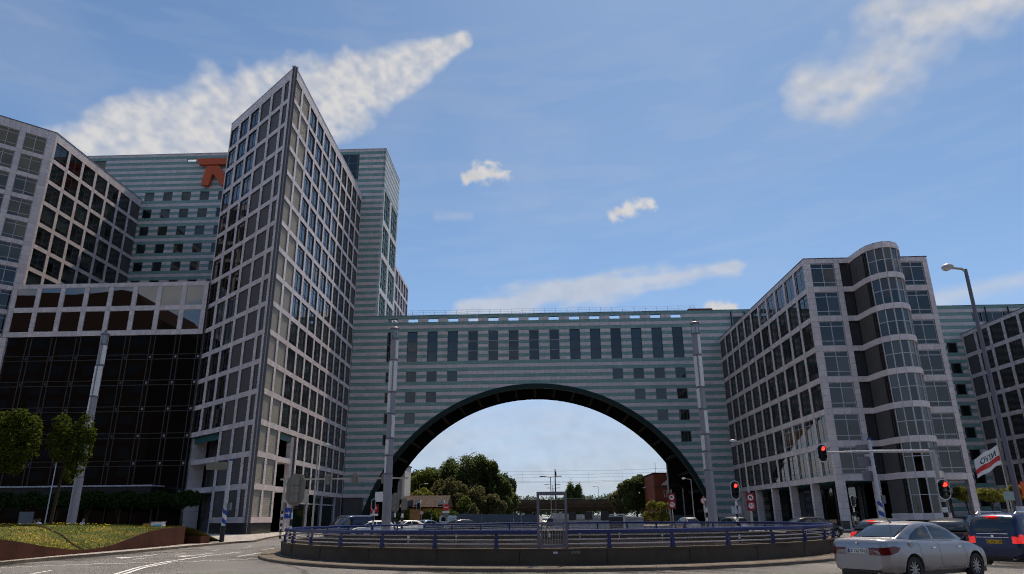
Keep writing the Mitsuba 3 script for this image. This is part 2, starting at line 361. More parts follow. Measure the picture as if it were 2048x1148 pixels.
grid(TOW, FR, 0, 39.6, [(3.6 * k + .38, 3.6 * k + 3.32) for k in range(11)], rows, 60.3, FL(0) - .33, cellR, tiles, wall, skR)
sc_ = 20.3 / 19.24
lcols = [(a * sc_, b * sc_) for a, b in [(1.32, 2.5), (3.2, 5.85), (6.5, 9.26), (9.9, 12.45), (13.1, 15.7), (16.45, 18.95)]]
def cellL(i, j, a0, a1, z0, z1):
    if i < 3: louvre(TOW, FLf, a0, a1, z0, z1, 'louvre_dark')
    else:
        br = rng.random() < .45
        window(TOW, FLf, a0, a1, z0, z1, lambda r, c: 'glass_brown' if (br and r == 1) else 'glass_blue', frame='alu_dim', tilt=.003)
skL = lambda i, j: i > 2.6 and j < 2.4
grid(TOW, FLf, 0, 20.3, lcols, rows, 60.3, FL(0) - .33, cellL, tiles, wall, skL)
for F, a0, a1, side in ((FR, 7.58, 14.4, 1), (FLf, lcols[2][1] + .62, 20.3, 0)):        # the cut-out entrances under the third floor
    o = -2.4
    wall.box(a0, a1, -6.0, o - .3, 0, FL(3) - .33, F)
    e0, e1 = (a0, a1 - 1.2) if side else (a0 + 1.0, a1)
    for z in (FL(1), FL(2)):
        for q in range(8): tile(tiles, F, e0 + (e1 - e0) * q / 8, e0 + (e1 - e0) * (q + 1) / 8, z - .33, z + .33, WHITE, .3, o1=o + .1)
    piers = [(a1 - 1.2, a1 - .1)] if side else [(a1 - .75, a1), (a0, a0 + 1.0)]
    for p0, p1 in piers:
        for q in range(9): tile(tiles, F, p0, p1, q * 1.35, q * 1.35 + 1.35, WHITE, .35, o1=(-1.0 if side else o + .2))
    nw = 2; w_ = (e1 - e0) / nw
    for q in range(nw):
        for j in range(3): window(TOW, F, e0 + q * w_ + .05, e0 + (q + 1) * w_ - .05, max(FL(j) + .33, .2), FL(j + 1) - .33, 'glass_dark', 'alu_dim', o=o, zf=(.4,))
    part(TOW, 'soffit', MB().box(a0, a1, o - .2, -.36, FL(3) - .45, FL(3) - .335, F), 'teal_panel')
    part(TOW, 'fascia_strip', MB().box(a0, a1, -.60, -.5, FL(3) - 1.15, FL(3) - .46, F), 'teal_panel')
shop = MB()
for a in (14.05, 21.2, 28.4, 35.6, 39.3): shop.box(a, a + .12, -.4, -.05, 0, FL(1) - .34, FR)
shop.box(14.17, 39.3, -.36, -.2, 3.6, 3.75, FR)
sf = part(TOW, 'shopfront', shop, 'alu')
for a, b in ((14.17, 17.6), (17.65, 21.2), (21.32, 24.8), (24.85, 28.4), (28.52, 32), (32.05, 35.6)):
    pane(sf, FR, a, b, .15, 3.6, -.3, 'glass_green'); pane(sf, FR, a, b, 3.75, FL(1) - .34, -.3, 'glass_green')
louvre(TOW, FR, 35.8, 39.2, .2, FL(1) - .34, 'louvre_dark')
pl = MB(); pl.box(-.04, 7.5, -.5, -.03, 0, 1.29, FR); pl.box(-.04, lcols[2][1] + .5, -.5, -.03, 0, 1.29, FLf); part(TOW, 'plinth', pl, 'black_stone')
part(TOW, 'corner_joint', MB().cyl([Cc[0] - .02, Cc[1] + .02, 0], [Cc[0] - .02, Cc[1] + .02, 60.2], .06, n=6), 'wall_column')
part(TOW, 'wall', wall, 'joint'); emit_tiles(TOW, tiles)
poly_core(TOW, [Cc, Rr, (-46.75, 118.6), Ll], FL(3) - .3, 60.0); poly_core(TOW, [Cc, Rr, (-46.75, 118.6), Ll], 0, FL(3) - .46, off=-4.5)
part(TOW, 'roof_edge', MB().box(-.06, 39.6, -.45, .05, 60.3, 60.45, FR).box(.0, 20.3, -.45, .05, 60.3, 60.45, FLf), 'metal_pale')

# --- striped slab: tower and arch building share one facade plane
FA = Fr((0, 118.77), (1, 0), (0, -1))
def stripes(tiles, F, x0, x1, z0, z1, holes, anchor=-26.14, circle=None, w=.9):
    i0 = int(math.floor((z0 - 1.33) / .6)); xs0 = anchor + w * math.floor((x0 - anchor) / w + 1e-6)
    disc = Point(circle[0], circle[1]).buffer(circle[2], 160) if circle else None
    i = i0
    while 1.33 + .6 * i < z1 - .02:
        za, zb = max(1.33 + .6 * i, z0), min(1.93 + .6 * i, z1); base = WHITE if i % 2 == 0 else GREEN; i += 1
        if zb - za < .05: continue
        x = xs0
        while x < x1 - .02:
            xa, xb = max(x, x0), min(x + w, x1); x += w
            if xb - xa < .04: continue
            cx, cz = (xa + xb) / 2, (za + zb) / 2
            if any(h[0] - .01 < cx < h[1] + .01 and h[2] - .01 < cz < h[3] + .01 for h in holes): continue
            if circle:
                d = [math.hypot(px - circle[0], pz - circle[1]) for px in (xa, xb) for pz in (za, zb)]
                if max(d) < circle[2]: continue
                if min(d) < circle[2]:
                    g = sbox(xa + .008, za + .008, xb - .008, zb - .008).difference(disc)
                    if g.area < .01: continue
                    b = MB().prism(g, F, -.09, 0); v = np.vstack(b.v); tiles.append((v.mean(0), v, np.vstack(b.f), tone(base, .07))); continue
            tile(tiles, F, xa, xb, za, zb, base, gap=.008)
            t = tiles[-1]; tiles[-1] = (t[0], t[1], t[2], tone(base, .07))
STW = thing('striped_tower', 'tall slab tower with green and white stripes behind the sharp cornered tower', 'office tower')
X0, X1 = -97.0, -28.18
holes, tiles = [], []
winT = []
for k in range(-3, 5):
    for r in range(8):
        x = -60.34 - 3.6 * k; winT.append((x, x + 1.8, 60.13 - 3.6 * r, 61.93 - 3.6 * r))
blocks = [(-37.2, -33.66, 63.73, 69.13), (-87.34, -83.74, 63.73, 69.13)]
slots = [(-67.54 + 3.6 * k, -65.74 + 3.6 * k, 68.53, 69.13) for k in range(11) if -67.54 + 3.6 * k < -38]
holes = winT + blocks + slots
stripes(tiles, FA, X0, X1, 33.73, 70.2, holes)
wp = sbox(X0, 33.7, X1, 70.2).difference(unary_union([sbox(h[0], h[2], h[1], h[3]) for h in holes]))
wl = MB().prism(wp, FA, -.4, -.092)
FS = Fr((X1, 118.77), (0, 1), (1, 0))
sholes = [(1.0, 6.1, 55.6, 61.73), (7.3, 13.1, 55.6, 61.73), (1.0, 6.1, 48.9, 54.6), (7.3, 13.1, 48.9, 54.6), (1.0, 6.1, 42.0, 47.9), (7.3, 13.1, 42.0, 47.9), (1.0, 6.1, 36.4, 41.0), (7.3, 13.1, 36.4, 41.0)]
stripes(tiles, FS, 0, 13.8, 61.93, 70.2, [], anchor=0)
fr = sbox(0, 36.2, 13.8, 61.9).difference(unary_union([sbox(h[0], h[2], h[1], h[3]) for h in sholes]))
part(STW, 'side_frame', MB().prism(fr, FS, -.35, -.01), 'white_trim')
wl.box(0, 13.8, -.4, -.092, 61.9, 70.2, FS)
for a0, a1, z0, z1 in sholes:
    b = MB(); ny, nx = 4, 3
    for q in range(1, nx): b.box(a0 + (a1 - a0) * q / nx - .05, a0 + (a1 - a0) * q / nx + .05, -.32, -.1, z0, z1, FS)
    for q in range(1, ny): b.box(a0, a1, -.31, -.12, z0 + (z1 - z0) * q / ny - .05, z0 + (z1 - z0) * q / ny + .05, FS)
    w = part(STW, 'side_window', b, 'alu_green')
    for q in range(nx):
        for y in range(ny): pane(w, FS, a0 + (a1 - a0) * q / nx, a0 + (a1 - a0) * (q + 1) / nx, z0 + (z1 - z0) * y / ny, z0 + (z1 - z0) * (y + 1) / ny, -.25, 'glass_teal', .006)
part(STW, 'wall', wl, 'joint')
for a0, a1, z0, z1 in winT:
    window(STW, FA, a0, a1, z0, z1, pick([('glass_green', 3), ('glass_blind', 2), ('glass_dark', 1.5)]), 'alu_green', nx=1, zf=(), o=-.24, bar=.06)
for a0, a1, z0, z1 in blocks: window(STW, FA, a0, a1, z0, z1, 'glass_green', 'alu_green', nx=2, zf=(1 / 3., 2 / 3.), o=-.24, bar=.07, panes='all')
part(STW, 'core', MB().box(X0, X1 - .42, 119.2, 132.2, 0, 67.8), 'dark_wall')
part(STW, 'rear_wall', MB().box(X0, X1 - .02, 132.2, 132.6, 30, 69.3), 'white_trim')
part(STW, 'roof_edge', MB().box(X0, X1 + .05, -.42, .06, 70.2, 70.33, FA).box(0, 13.9, -.42, .06, 70.2, 70.33, FS), 'metal_pale')
emit_tiles(STW, tiles)
for px in (-50.5,):                                                                    # window-cleaning boom seen over the hall roof
    bm = thing('roof_boom', 'thin dark boom leaning up from the roof of the glass hall', 'boom')
    put(bm, MB().cyl([-48.9, 96.5, 34.5], [-46.9, 97.2, 37.3], .13, .10).cyl([-48.9, 96.5, 33.9], [-48.9, 96.5, 34.6], .3), 'black_paint')
# the orange emblem high on the striped wall
EMB = thing('wall_emblem', 'orange emblem of a bar over two legs high on the striped wall', 'logo')
bar_ = Polygon([(-65.15, 68.62), (-58.0, 68.62), (-58.6, 67.25), (-64.45, 67.25)])
legs = Polygon([(-62.9, 66.85), (-60.6, 66.85), (-58.2, 62.95), (-59.55, 62.85), (-61.62, 65.6), (-62.25, 62.85), (-63.4, 62.95)]).buffer(.12)
part(EMB, 'bar', MB().prism(bar_, FA, .35, .95), 'orange_logo'); part(EMB, 'legs', MB().prism(legs, FA, .35, .95), 'orange_logo')
part(EMB, 'bracket', MB().box(-62.5, -62.3, 0, .36, 66.3, 66.5, FA).box(-60.6, -60.4, 0, .36, 68.0, 68.2, FA).box(-62.6, -62.4, 0, .36, 68.0, 68.2, FA), 'black_paint')

ARC = (-.04, -6.72, 30.2); DEP = 14.0
ARB = thing('arch_building', 'long striped office building bridging the road on one wide round arch', 'office building')
tiles, holes = [], []
wB = []
colx = lambda k: -26.14 + 3.6 * k
strz = lambda i: 36.13 - .6 * i                                                   # top of stripe i counted from the roof
for k in range(15): wB.append((colx(k), colx(k) + 1.8, strz(14), strz(5), 3))
for r, left, right in ((17, 4, (11, 12, 13, 14)), (23, 3, (12, 13, 14)), (29, 2, (13, 14)), (35, 1, (14,)),):
    for k in list(range(left)) + list(right): wB.append((colx(k), colx(k) + 1.8, strz(r + 3), strz(r), 1))
wB = [w for w in wB if not (w[0] < colx(0) + .1 and w[2] < 14 and False)]
for r in range(8): wB.append((71.06, 72.86, strz(11 + 6 * r + 3), strz(11 + 6 * r), 1))
slots = [(colx(k), colx(k) + 1.8, strz(2), strz(1)) for k in range(15)]
glz = [(76.46, 92.66, strz(5), strz(2)), (35.06, 45.86, strz(5), strz(2))]
door = [(-32.3, -29.2, 0.0, 4.93)]
holes = [w[:4] for w in wB] + slots + glz + door
BX0, BX1 = -32.3, 96.0
stripes(tiles, FA, BX0, BX1, 0.13, 36.13, holes, circle=ARC)
disc = Point(ARC[0], ARC[1]).buffer(ARC[2] - .02, 180)
wp = sbox(BX0, 0, BX1, 36.13).difference(unary_union([sbox(h[0], h[2], h[1], h[3]) for h in holes])).difference(disc)
part(ARB, 'wall', MB().prism(wp, FA, -.4, -.092), 'joint')
bp = sbox(BX0, 0, BX1, 34.3).difference(disc)
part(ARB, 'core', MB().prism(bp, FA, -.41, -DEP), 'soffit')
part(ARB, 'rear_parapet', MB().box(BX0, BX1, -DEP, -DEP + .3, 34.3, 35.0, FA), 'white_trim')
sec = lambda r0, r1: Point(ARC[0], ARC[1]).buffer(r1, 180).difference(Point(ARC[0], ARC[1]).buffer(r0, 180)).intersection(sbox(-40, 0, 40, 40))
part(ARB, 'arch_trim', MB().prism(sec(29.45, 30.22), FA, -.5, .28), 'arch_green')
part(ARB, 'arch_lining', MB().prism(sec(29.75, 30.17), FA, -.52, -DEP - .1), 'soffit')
for q in range(-12, 13):
    t = math.radians(q * 6.55); rr = MB()
    er, et = np.array([math.sin(t), math.cos(t)]), np.array([math.cos(t), -math.sin(t)])
    if ARC[1] + 29.7 * er[1] < .5: continue
    pts = [np.array(ARC[:2]) + er * r + et * s for r, s in ((29.78, -.2), (29.78, .2), (29.25, .2), (29.25, -.2))]
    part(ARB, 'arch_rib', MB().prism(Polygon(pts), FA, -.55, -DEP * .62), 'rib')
for a0, a1, z0, z1, n in wB:
    mid = n == 3 and colx(3) < a0 < colx(8.5)
    g = 'glass_blind' if mid else pick([('glass_dark', 5), ('glass_green', 3)])
    window(ARB, FA, a0, a1, z0, z1, (lambda r, c, g=g: g if rng.random() < .85 else 'glass_green'), 'alu' if mid else ('alu_dim' if n == 3 else 'alu_green'), nx=1, zf=(1 / 3., 2 / 3.) if n == 3 else (), o=-.26, bar=.07)
for a0, a1, z0, z1 in glz: window(ARB, FA, a0, a1, z0, z1, 'glass_green', 'alu', nx=int(round((a1 - a0) / 1.8)), zf=(), o=-.26, bar=.09, panes='all')
louvre(ARB, FA, -32.25, -29.25, .1, 4.9, 'louvre_dark', o=-.25)
emit_tiles(ARB, tiles)
part(ARB, 'roof_edge', MB().box(BX0, BX1, -.42, .05, 36.13, 36.2, FA), 'metal_grey')
part(ARB, 'roof_upstand', MB().box(27.5, 31.8, 119.1, 123, 36.2, 36.6), 'brick')
ROR = thing('roof_railing', 'long thin metal railing along the roof edge above the arch', 'railing')
b = MB()
for z in (36.55, 36.9, 37.3): b.cyl([-28.0, 119.6, z], [28.9, 119.6, z], .022, n=5)
for z in (36.55, 36.9, 37.3): b.cyl([28.9, 119.6, z], [28.9, 122, z], .022, n=5)
part(ROR, 'rail', b, 'galv')
for x in np.arange(-28, 29, 2.0): part(ROR, 'post', MB().cyl([x, 119.6, 36.15], [x, 119.6, 37.3], .025, n=5), 'galv')
for x in (34.7, 37.05, 78.6, 82.5):
    m_ = thing('wall_mast', {34.7: 'dark vertical mast on the striped wall, just left of the bay block roof', 37.05: 'dark mast on the striped wall half hidden by the roof of the bay block', 78.6: 'dark vertical mast on the striped wall, beside the tall street lamp', 82.5: 'dark vertical mast on the striped wall, right of the tall street lamp'}[x], 'mast')
    put(m_, MB().cyl([x, 118.3, 31.5], [x, 118.3, 35.7], .13, n=8).box(x - .05, x + .05, 118.3, 118.77, 33, 33.1), 'black_paint')

RBK = thing('rear_office', 'pale gridded office block half hidden behind the striped tower', 'office building')
tiles, wall = [], MB()
FB = Fr((X1, 132.62), (0, 1), (1, 0))
grid(RBK, FB, 0, 14.5, [(.4 + 2.86 * k, 2.75 + 2.86 * k) for k in range(5)], [(36.6 + 3.6 * j, 39.5 + 3.6 * j) for j in range(4)], 51, 36.0,
     lambda i, j, a0, a1, z0, z1: window(RBK, FB, a0, a1, z0, z1, 'glass_blind', 'alu', zf=(.5,), nx=2), tiles, wall, tile_w=1.4)
part(RBK, 'wall', wall, 'joint'); emit_tiles(RBK, tiles, most=60)
part(RBK, 'core', MB().box(-60, X1 - .4, 133, 146.8, 0, 50.8), 'dark_wall')

# --- bay fronted block on the right of the arch
def bay_block(name, label, Ox, Oy):
    B = thing(name, label, 'office building'); tiles, wall = [], MB()
    F = Fr((Ox, Oy), (1, 0), (0, -1)); G = Fr((Ox, Oy), (-.0076, 1), (-1, 0))
    rows = [(FLR(i) + .33, FLR(i + 1) - .33) for i in range(2, 9)]
    def wf(F):
        def cell(i, j, a0, a1, z0, z1):
            if a0 > 4 and a0 < 5: louvre(B, F, a0, a1, z0, z1, 'louvre_dark', o=-.4)
            else:
                dk = j < 2
                window(B, F, a0, a1, z0, z1, lambda r, c: 'glass_dark' if r != 1 or dk else pick([('glass_blind', 3), ('glass_bay', 1), ('glass_dark', .7)]), 'alu', panes='all', bar=.085)
        return cell
    grid(B, F, 0, 5.3, [(.7, 3.51), (4.16, 5.3)], rows, 30.9, FLR(2) - .35, wf(F), tiles, wall)
    grid(B, F, 11.15, 14.6, [(11.2, 14.0)], rows, 30.9, FLR(2) - .35, wf(F), tiles, wall)
    def cg(i, j, a0, a1, z0, z1):
        if i == 10: louvre(B, G, a0, a1, z0, z1, 'louvre_dark')
        else:
            oc = (j == 1 and i < 4) or (j == 0 and i < 3)  # golden panes paint the reflected sun patch on these windows
            window(B, G, a0, a1, z0, z1, lambda r, c: ('glass_sun_patch' if r == 1 else 'glass_blind') if oc else pick([('glass_dark', 3), ('glass_brown', 1.2)]), 'alu' if (oc or j == 6 and i < 5) else 'alu_dim', bar=.06)
    gcols = [(.56 + 3.58 * k, .56 + 3.58 * k + 2.95) for k in range(11)]
    grid(B, G, 0, 39.4, gcols, rows, 30.9, FLR(2) - .35, cg, tiles, wall)
    # curved bay
    P = [(5.3, 0), (5.38, 1.45), (5.5, 2.9), (5.68, 3.75), (6.2, 4.6), (6.95, 5.08), (7.85, 5.1), (8.75, 4.6), (9.5, 3.6), (10.2, 2.3), (10.75, 1.1), (11.15, 0)]
    W = [F.p(a, o, 0)[:2] for a, o in P]
    frs = []
    for q in range(len(W) - 1):
        t = W[q + 1] - W[q]; frs.append((Fr(W[q], t, (-t[1], t[0]) if (-t[1] * -1 + t[0] * 0) and False else (t[1], -t[0])), np.linalg.norm(t)))
    zb = [1.35] + [FLR(i) for i in range(2, 9)] + [30.6]
    for z in zb:
        for f, L in frs: tile(tiles, f, 0, L, z - .33, z + .33, WHITE * 1.08, .25, gap=.006, o1=.06)
    for j in range(len(zb) - 1):
        z0, z1 = zb[j] + .33, zb[j + 1] - .33; fb = MB(); zm = z0 + (z1 - z0) * .52
        for q, (f, L) in enumerate(frs[3:]):
            fb.box(-.05, .05, -.16, -.02, z0, z1, f); fb.box(.05, L - .05, -.15, -.04, zm - .04, zm + .04, f)
        bw = part(B, 'bay_window', fb, 'alu')
        for q, (f, L) in enumerate(frs[3:]):
            g = pick([('glass_bay', 3), ('glass_blind', 2), ('glass_dark', 1)]) if j > 2 else pick([('glass_dark', 3), ('glass_blind', 1)])
            pane(bw, f, .0, L, z0, zm, -.1, g); pane(bw, f, .0, L, zm, z1, -.1, g if rng.random() < .6 else 'glass_bay')
        pane(bw, frs[2][0], 0, frs[2][1], z0, z1, -.12, 'glass_dark')
        for s_ in (.1, .45, .8): fb2 = part(B, 'bay_post', MB().box(s_ * frs[2][1] - .04, s_ * frs[2][1] + .04, -.1, .0, z0, z1, frs[2][0]), 'alu_dim')
        for q in (0, 1): part(B, 'bay_panel', MB().box(0.01, frs[q][1] - .01, -.2, -.06, z0, z1, frs[q][0]), 'louvre_dark')
    cp = MB(); cp.slab(Polygon(W), 30.93, 31.0); part(B, 'bay_roof', cp, 'metal_grey')
    fl = MB()
    for z in zb[1:]: fl.slab(Polygon(W).buffer(-.15), z - .3, z + .28)
    fl.slab(Polygon(W).buffer(-.05), 0, 1.0); part(B, 'bay_floor', fl, 'black_stone')
    # colonnade under the first floor
    for a in (0, 14.0): 
        for q in range(7):
            tile(tiles, F, a + .003, a + .65, q * .74, q * .74 + .74, WHITE, .6); 
    for a in (4.0,):
        for q in range(7): tile(tiles, F, a, a + .62, q * .74, q * .74 + .74, WHITE, .6)
    for a in list(.0 + np.arange(0, 6) * 7.16) + [39.0]:
        for q in range(7): tile(tiles, G, a + (.003 if a else .003), a + .55, q * .74, q * .74 + .74, WHITE, .9, gap=.008)
    part(B, 'wall', wall, 'joint'); emit_tiles(B, tiles)
    part(B, 'core', MB().box(.36, 14.2, -38.5, -.37, FLR(2) - .32, 30.8, F), 'dark_wall')
    gl = MB().box(4.6, 14.2, -38.5, -4.2, 0, 5.1, F); part(B, 'ground_floor', gl, 'dark_wall')
    b = MB()
    for a in np.arange(.5, 33, 3.58): b.box(a, a + .1, .02, .1, 0, 5.05, Fr((Ox + 4.55, Oy + 4.2), (0, 1), (-1, 0)))
    sw = part(B, 'ground_window', b, 'alu_dim')
    for a in np.arange(.5, 32, 3.58): pane(sw, Fr((Ox + 4.55, Oy + 4.2), (0, 1), (-1, 0)), a + .1, a + 3.5, .1, 5.0, .05, 'glass_dark')
    for a in (.9, 3.4): pane(sw, Fr((Ox, Oy + 3.9), (1, 0), (0, -1)), a + 4.6 - .9, a + 6.9 - .9, .1, 4.9, .0, 'glass_dark')
    part(B, 'soffit', MB().box(0.4, 14.2, -38.5, -.4, 5.02, 5.08, F), 'teal_panel')
    part(B, 'plinth', MB().box(-.01, .68, -.7, .02, 0, .95, F).box(13.97, 14.62, -.7, .02, 0, .95, F), 'black_stone')
    part(B, 'roof_edge', MB().box(-.05, 5.3, -.4, .05, 30.9, 31.0, F).box(11.15, 14.65, -.4, .05, 30.9, 31.0, F).box(.05, 39.4, -.4, .05, 30.9, 31.0, G), 'metal_grey')
    return B
bay_block('bay_office', 'office block with white grid and a tall rounded glass bay, right of the arch', 32.68, 79.36)

FAR = thing('side_office', 'dark gridded office block cut off by the right edge, behind the flag', 'office building')
tiles, wall = [], MB(); FQ = Fr((73.8, 118.7), (0, -1), (-1, 0))
rowsR = [(FLR(i) + .33, FLR(i + 1) - .33) for i in range(1, 9)]
grid(FAR, FQ, 0, 40, [(.4 + 3.6 * k, 3.35 + 3.6 * k) for k in range(11)], rowsR, 30.9, FLR(1) - .33,
     lambda i, j, a0, a1, z0, z1: louvre(FAR, FQ, a0, a1, z0, z1, 'louvre_dark') if i == 0 else window(FAR, FQ, a0, a1, z0, z1, pick([('glass_dark', 4), ('glass_brown', 1)]), 'alu_dim'), tiles, wall)
part(FAR, 'wall', wall, 'joint'); emit_tiles(FAR, tiles)
part(FAR, 'core', MB().box(74.17, 96, 78.7, 118.3, 0, 30.8), 'dark_wall')
part(FAR, 'roof_edge', MB().box(0, 40, -.4, .05, 30.9, 31.0, FQ), 'metal_grey')

# --- office block on the left with the glass hall below it
LBK = thing('hall_office', 'gridded office block cut off by the left edge, rising above the glass hall', 'office building')
tiles, wall = [], MB(); Lb = (-75.29, 94.07)
FG = Fr(Lb, (.003, 1), (1, 0)); FF = Fr(Lb, (-1, -1), (1, -1))
rowsL = [(FL(j) + .33, FL(j + 1) - .33) for j in range(16)]
grid(LBK, FG, 0, 24.6, [(.5 + 3.53 * k, 3.42 + 3.53 * k) for k in range(7)], rowsL[8:], 60.3, FL(8) - .33,
     lambda i, j, a0, a1, z0, z1: louvre(LBK, FG, a0, a1, z0, z1, 'louvre_dark') if i == 6 else window(LBK, FG, a0, a1, z0, z1, lambda r, c: 'glass_dark' if r != 1 else pick([('glass_dark', 4), ('glass_curtain', .5), ('glass_brown', 1)]), 'alu_dim', bar=.06), tiles, wall)
grid(LBK, FF, 0, 15.1, [(1.07 + 3.6 * k, 3.92 + 3.6 * k) for k in range(4)], rowsL, 60.3, FL(0) - .33,
     lambda i, j, a0, a1, z0, z1: window(LBK, FF, a0, a1, z0, z1, (lambda r, c: 'glass_dark' if r != 1 else pick([('glass_blind', 3), ('glass_dark', 1), ('glass_curtain', .6)])) if j > 7 else 'glass_dark', 'alu', panes='all', bar=.07), tiles, wall)
part(LBK, 'wall', wall, 'joint'); emit_tiles(LBK, tiles)
poly_core(LBK, [Lb, (-75.2, 118.6), (-100, 118.6), (-100, 94.07), (Lb[0] - 10.6, Lb[1] - 10.6)], 0, 60.1)
part(LBK, 'roof_edge', MB().box(-.05, 24.6, -.4, .05, 60.3, 60.45, FG).box(.06, 15.1, -.4, .05, 60.3, 60.45, FF), 'metal_grey')
part(LBK, 'roof_box', MB().box(-84, -82.2, 88.9, 90, 60, 62.2), 'metal_grey')

HAL = thing('glass_hall', 'dark glazed entrance hall between the two gridded blocks on the left', 'glass hall')
tiles, wall = [], MB(); FH = Fr((0, 92.1), (1, 0), (0, -1))
pc = [-74.6, -71.07, -67.54, -64.02, -60.48, -56.93, -53.36, -49.8, -46.65]
hc = [(pc[k] + .32, pc[k + 1] - .32) for k in range(8)]
grid(HAL, FH, -74.95, -46.35, hc, [(27.05, 29.97), (30.63, 33.53)], 34.15, 26.33,
     lambda i, j, a0, a1, z0, z1: window(HAL, FH, a0, a1, z0, z1, 'glass_mirror' , 'alu', nx=1, zf=(), bar=.05, tilt=.0012, o=-.12), tiles, wall)
for k in range(9):
    for q in range(36): 
        if k in (0,): tile(tiles, FH, pc[k] - .9, pc[k] + .3, q * .73, q * .73 + .73, WHITE, .3, o1=.02)
part(HAL, 'wall', wall, 'joint'); emit_tiles(HAL, tiles)
zl = [26.3, FL(6), FL(5), FL(4), FL(3), FL(2), FL(1)]
for k in range(8):
    x0, x1 = pc[k] + .32, pc[k + 1] - .32
    for r in range(6):
        za, zb_ = zl[r + 1] + .33, (zl[r] if r == 0 else zl[r] - .33)
        part_ = pane(HAL, FH, x0, x1, za, zb_, -.3, 'glass_dark', .003)
        pane(HAL, FH, x0, x1, zl[r + 1] - .33, zl[r + 1] + .33, -.3, 'glass_dark', .004)
        pane(HAL, FH, x1, x1 + .64, za, zb_, -.3, 'glass_dark', .003)
        part(HAL, 'clamp', MB().box(x1 + .20, x1 + .44, -.26, -.2, zl[r + 1] - .14, zl[r + 1] + .14, FH), 'galv' if k > 4 else 'alu_dim')  # brighter metal on the right hand clamps stands in for reflections
for k in range(1, 9):
    for s_ in (-.32, .32): part(HAL, 'mullion', MB().box(pc[k] + s_ - .035, pc[k] + s_ + .035, -.29, -.14, 5.0, 26.3, FH), 'alu_dim')
for z in zl[1:]:
    for s_ in (-.33, .33): part(HAL, 'transom', MB().box(-74.3, -46.5, -.285, -.16, z + s_ - .03, z + s_ + .03, FH), 'alu_dim')
part(HAL, 'core', MB().box(-75.2, -46.5, 92.5, 97.6, 5, 33.9).box(-75.2, -46.5, 97.6, 118.3, 5, 33.2), 'dark_wall')
cn = MB(); cn.box(-74.5, -48.5, 0, 3.2, 5.78, 5.95, FH); part(HAL, 'canopy', cn, 'metal_pale')
part(HAL, 'canopy_fascia', MB().box(-74.3, -48.7, 0, 3.0, 4.75, 5.77, FH), 'black_paint')
b = MB()
for x in pc[1:]: b.box(x - .05, x + .05, -1.6, -1.5, 0, 4.8, FH)
gw = part(HAL, 'ground_window', b, 'alu_dim')
for k in range(8): pane(gw, FH, pc[k] + .05, pc[k + 1] - .05, .1, 4.7, -1.55, 'glass_dark')

# --- the other side of the square, behind the camera (seen in the glass)
BRK = thing('brick_tower', 'tall dark red brick tower across the square, mirrored in the hall windows', 'office tower')
FK = Fr((-118, -22), (-1, 0), (0, 1))
part(BRK, 'wall', MB().prism(Polygon([(0, 0), (80, 0), (80, 70), (62, 71.5), (30, 70.5), (14, 72), (9, 71), (0, 62)]), FK, 0, -38), 'brick_dark')
for i in range(9):
    for j in range(11): part(BRK, 'window', MB().box(3 + 8 * i, 7 + 8 * i, .0, .05, 4 + 5 * j, 7 + 5 * j, FK), 'glass_dark')
part(BRK, 'mast', MB().cyl([-150, -40, 64], [-147, -40, 76], .5), 'black_paint')
LOW = thing('brick_terrace', 'long low brick terrace across the square behind the viewer', 'building')
part(LOW, 'wall', MB().box(-100, 60, -75, -55, 0, 16), 'brick_dark')
part(LOW, 'roof', MB().prism(Polygon([(-76, 16), (-54, 16), (-65, 21)]), Fr((0, 0), (0, 1), (1, 0)), -100, 60), 'roof_tile')
for i in range(20): part(LOW, 'window', MB().box(-96 + 8 * i, -93 + 8 * i, -55, -54.95, 3, 13), 'glass_blind')

# ------------------------------------------------------------------ ground and roads
CX, CY, RA, RBb = .84, 41.15, 14.28, 16.0
def ell(a, b, n=160, z=None, t0=0, t1=2 * np.pi, closed=True):
    t = t0 + (t1 - t0) * np.arange(n) / (n if closed else n - 1); e = np.stack([CX + a * np.cos(t), CY + b * np.sin(t)], 1)
    return e if z is None else np.hstack([e, np.full((n, 1), z)])
def sheet(poly, z):
    b = MB()
    for g in getattr(poly, 'geoms', [poly]):
        v, f = trimesh.creation.triangulate_polygon(g, engine='earcut'); f = np.asarray(f)
        n = (v[f[:, 1], 0] - v[f[:, 0], 0]) * (v[f[:, 2], 1] - v[f[:, 0], 1]) - (v[f[:, 1], 1] - v[f[:, 0], 1]) * (v[f[:, 2], 0] - v[f[:, 0], 0])
        f = np.where((n < 0)[:, None], f[:, ::-1], f); b.add(np.hstack([v, np.full((len(v), 1), z)]), f)
    return b
def ring(a0, b0, a1, b1, z, n=160): return sheet(Polygon(ell(a1, b1, n), [ell(a0, b0, n)]), z)
def wall_ring(a, b, z0, z1, n=160, inward=False):
    e = ell(a, b, n); i = np.arange(n); j = (i + 1) % n
    v = np.vstack([np.hstack([e, np.full((n, 1), z0)]), np.hstack([e, np.full((n, 1), z1)])]); f = np.stack([i, j, j + n, i + n], 1)
    return MB().add(v, f[:, ::-1] if inward else f)
g = thing('ground', 'grey asphalt of the roundabout and the streets around it', None, kind='structure')
put(g, sheet(Polygon([(-4000, -4000), (4000, -4000), (4000, 6000), (-4000, 6000)], [ell(RA - .1, RBb - .1).tolist()]), 0), 'asphalt')
def strip(pts, w):
    return LineString(pts).buffer(w / 2, cap_style=2, join_style=1)
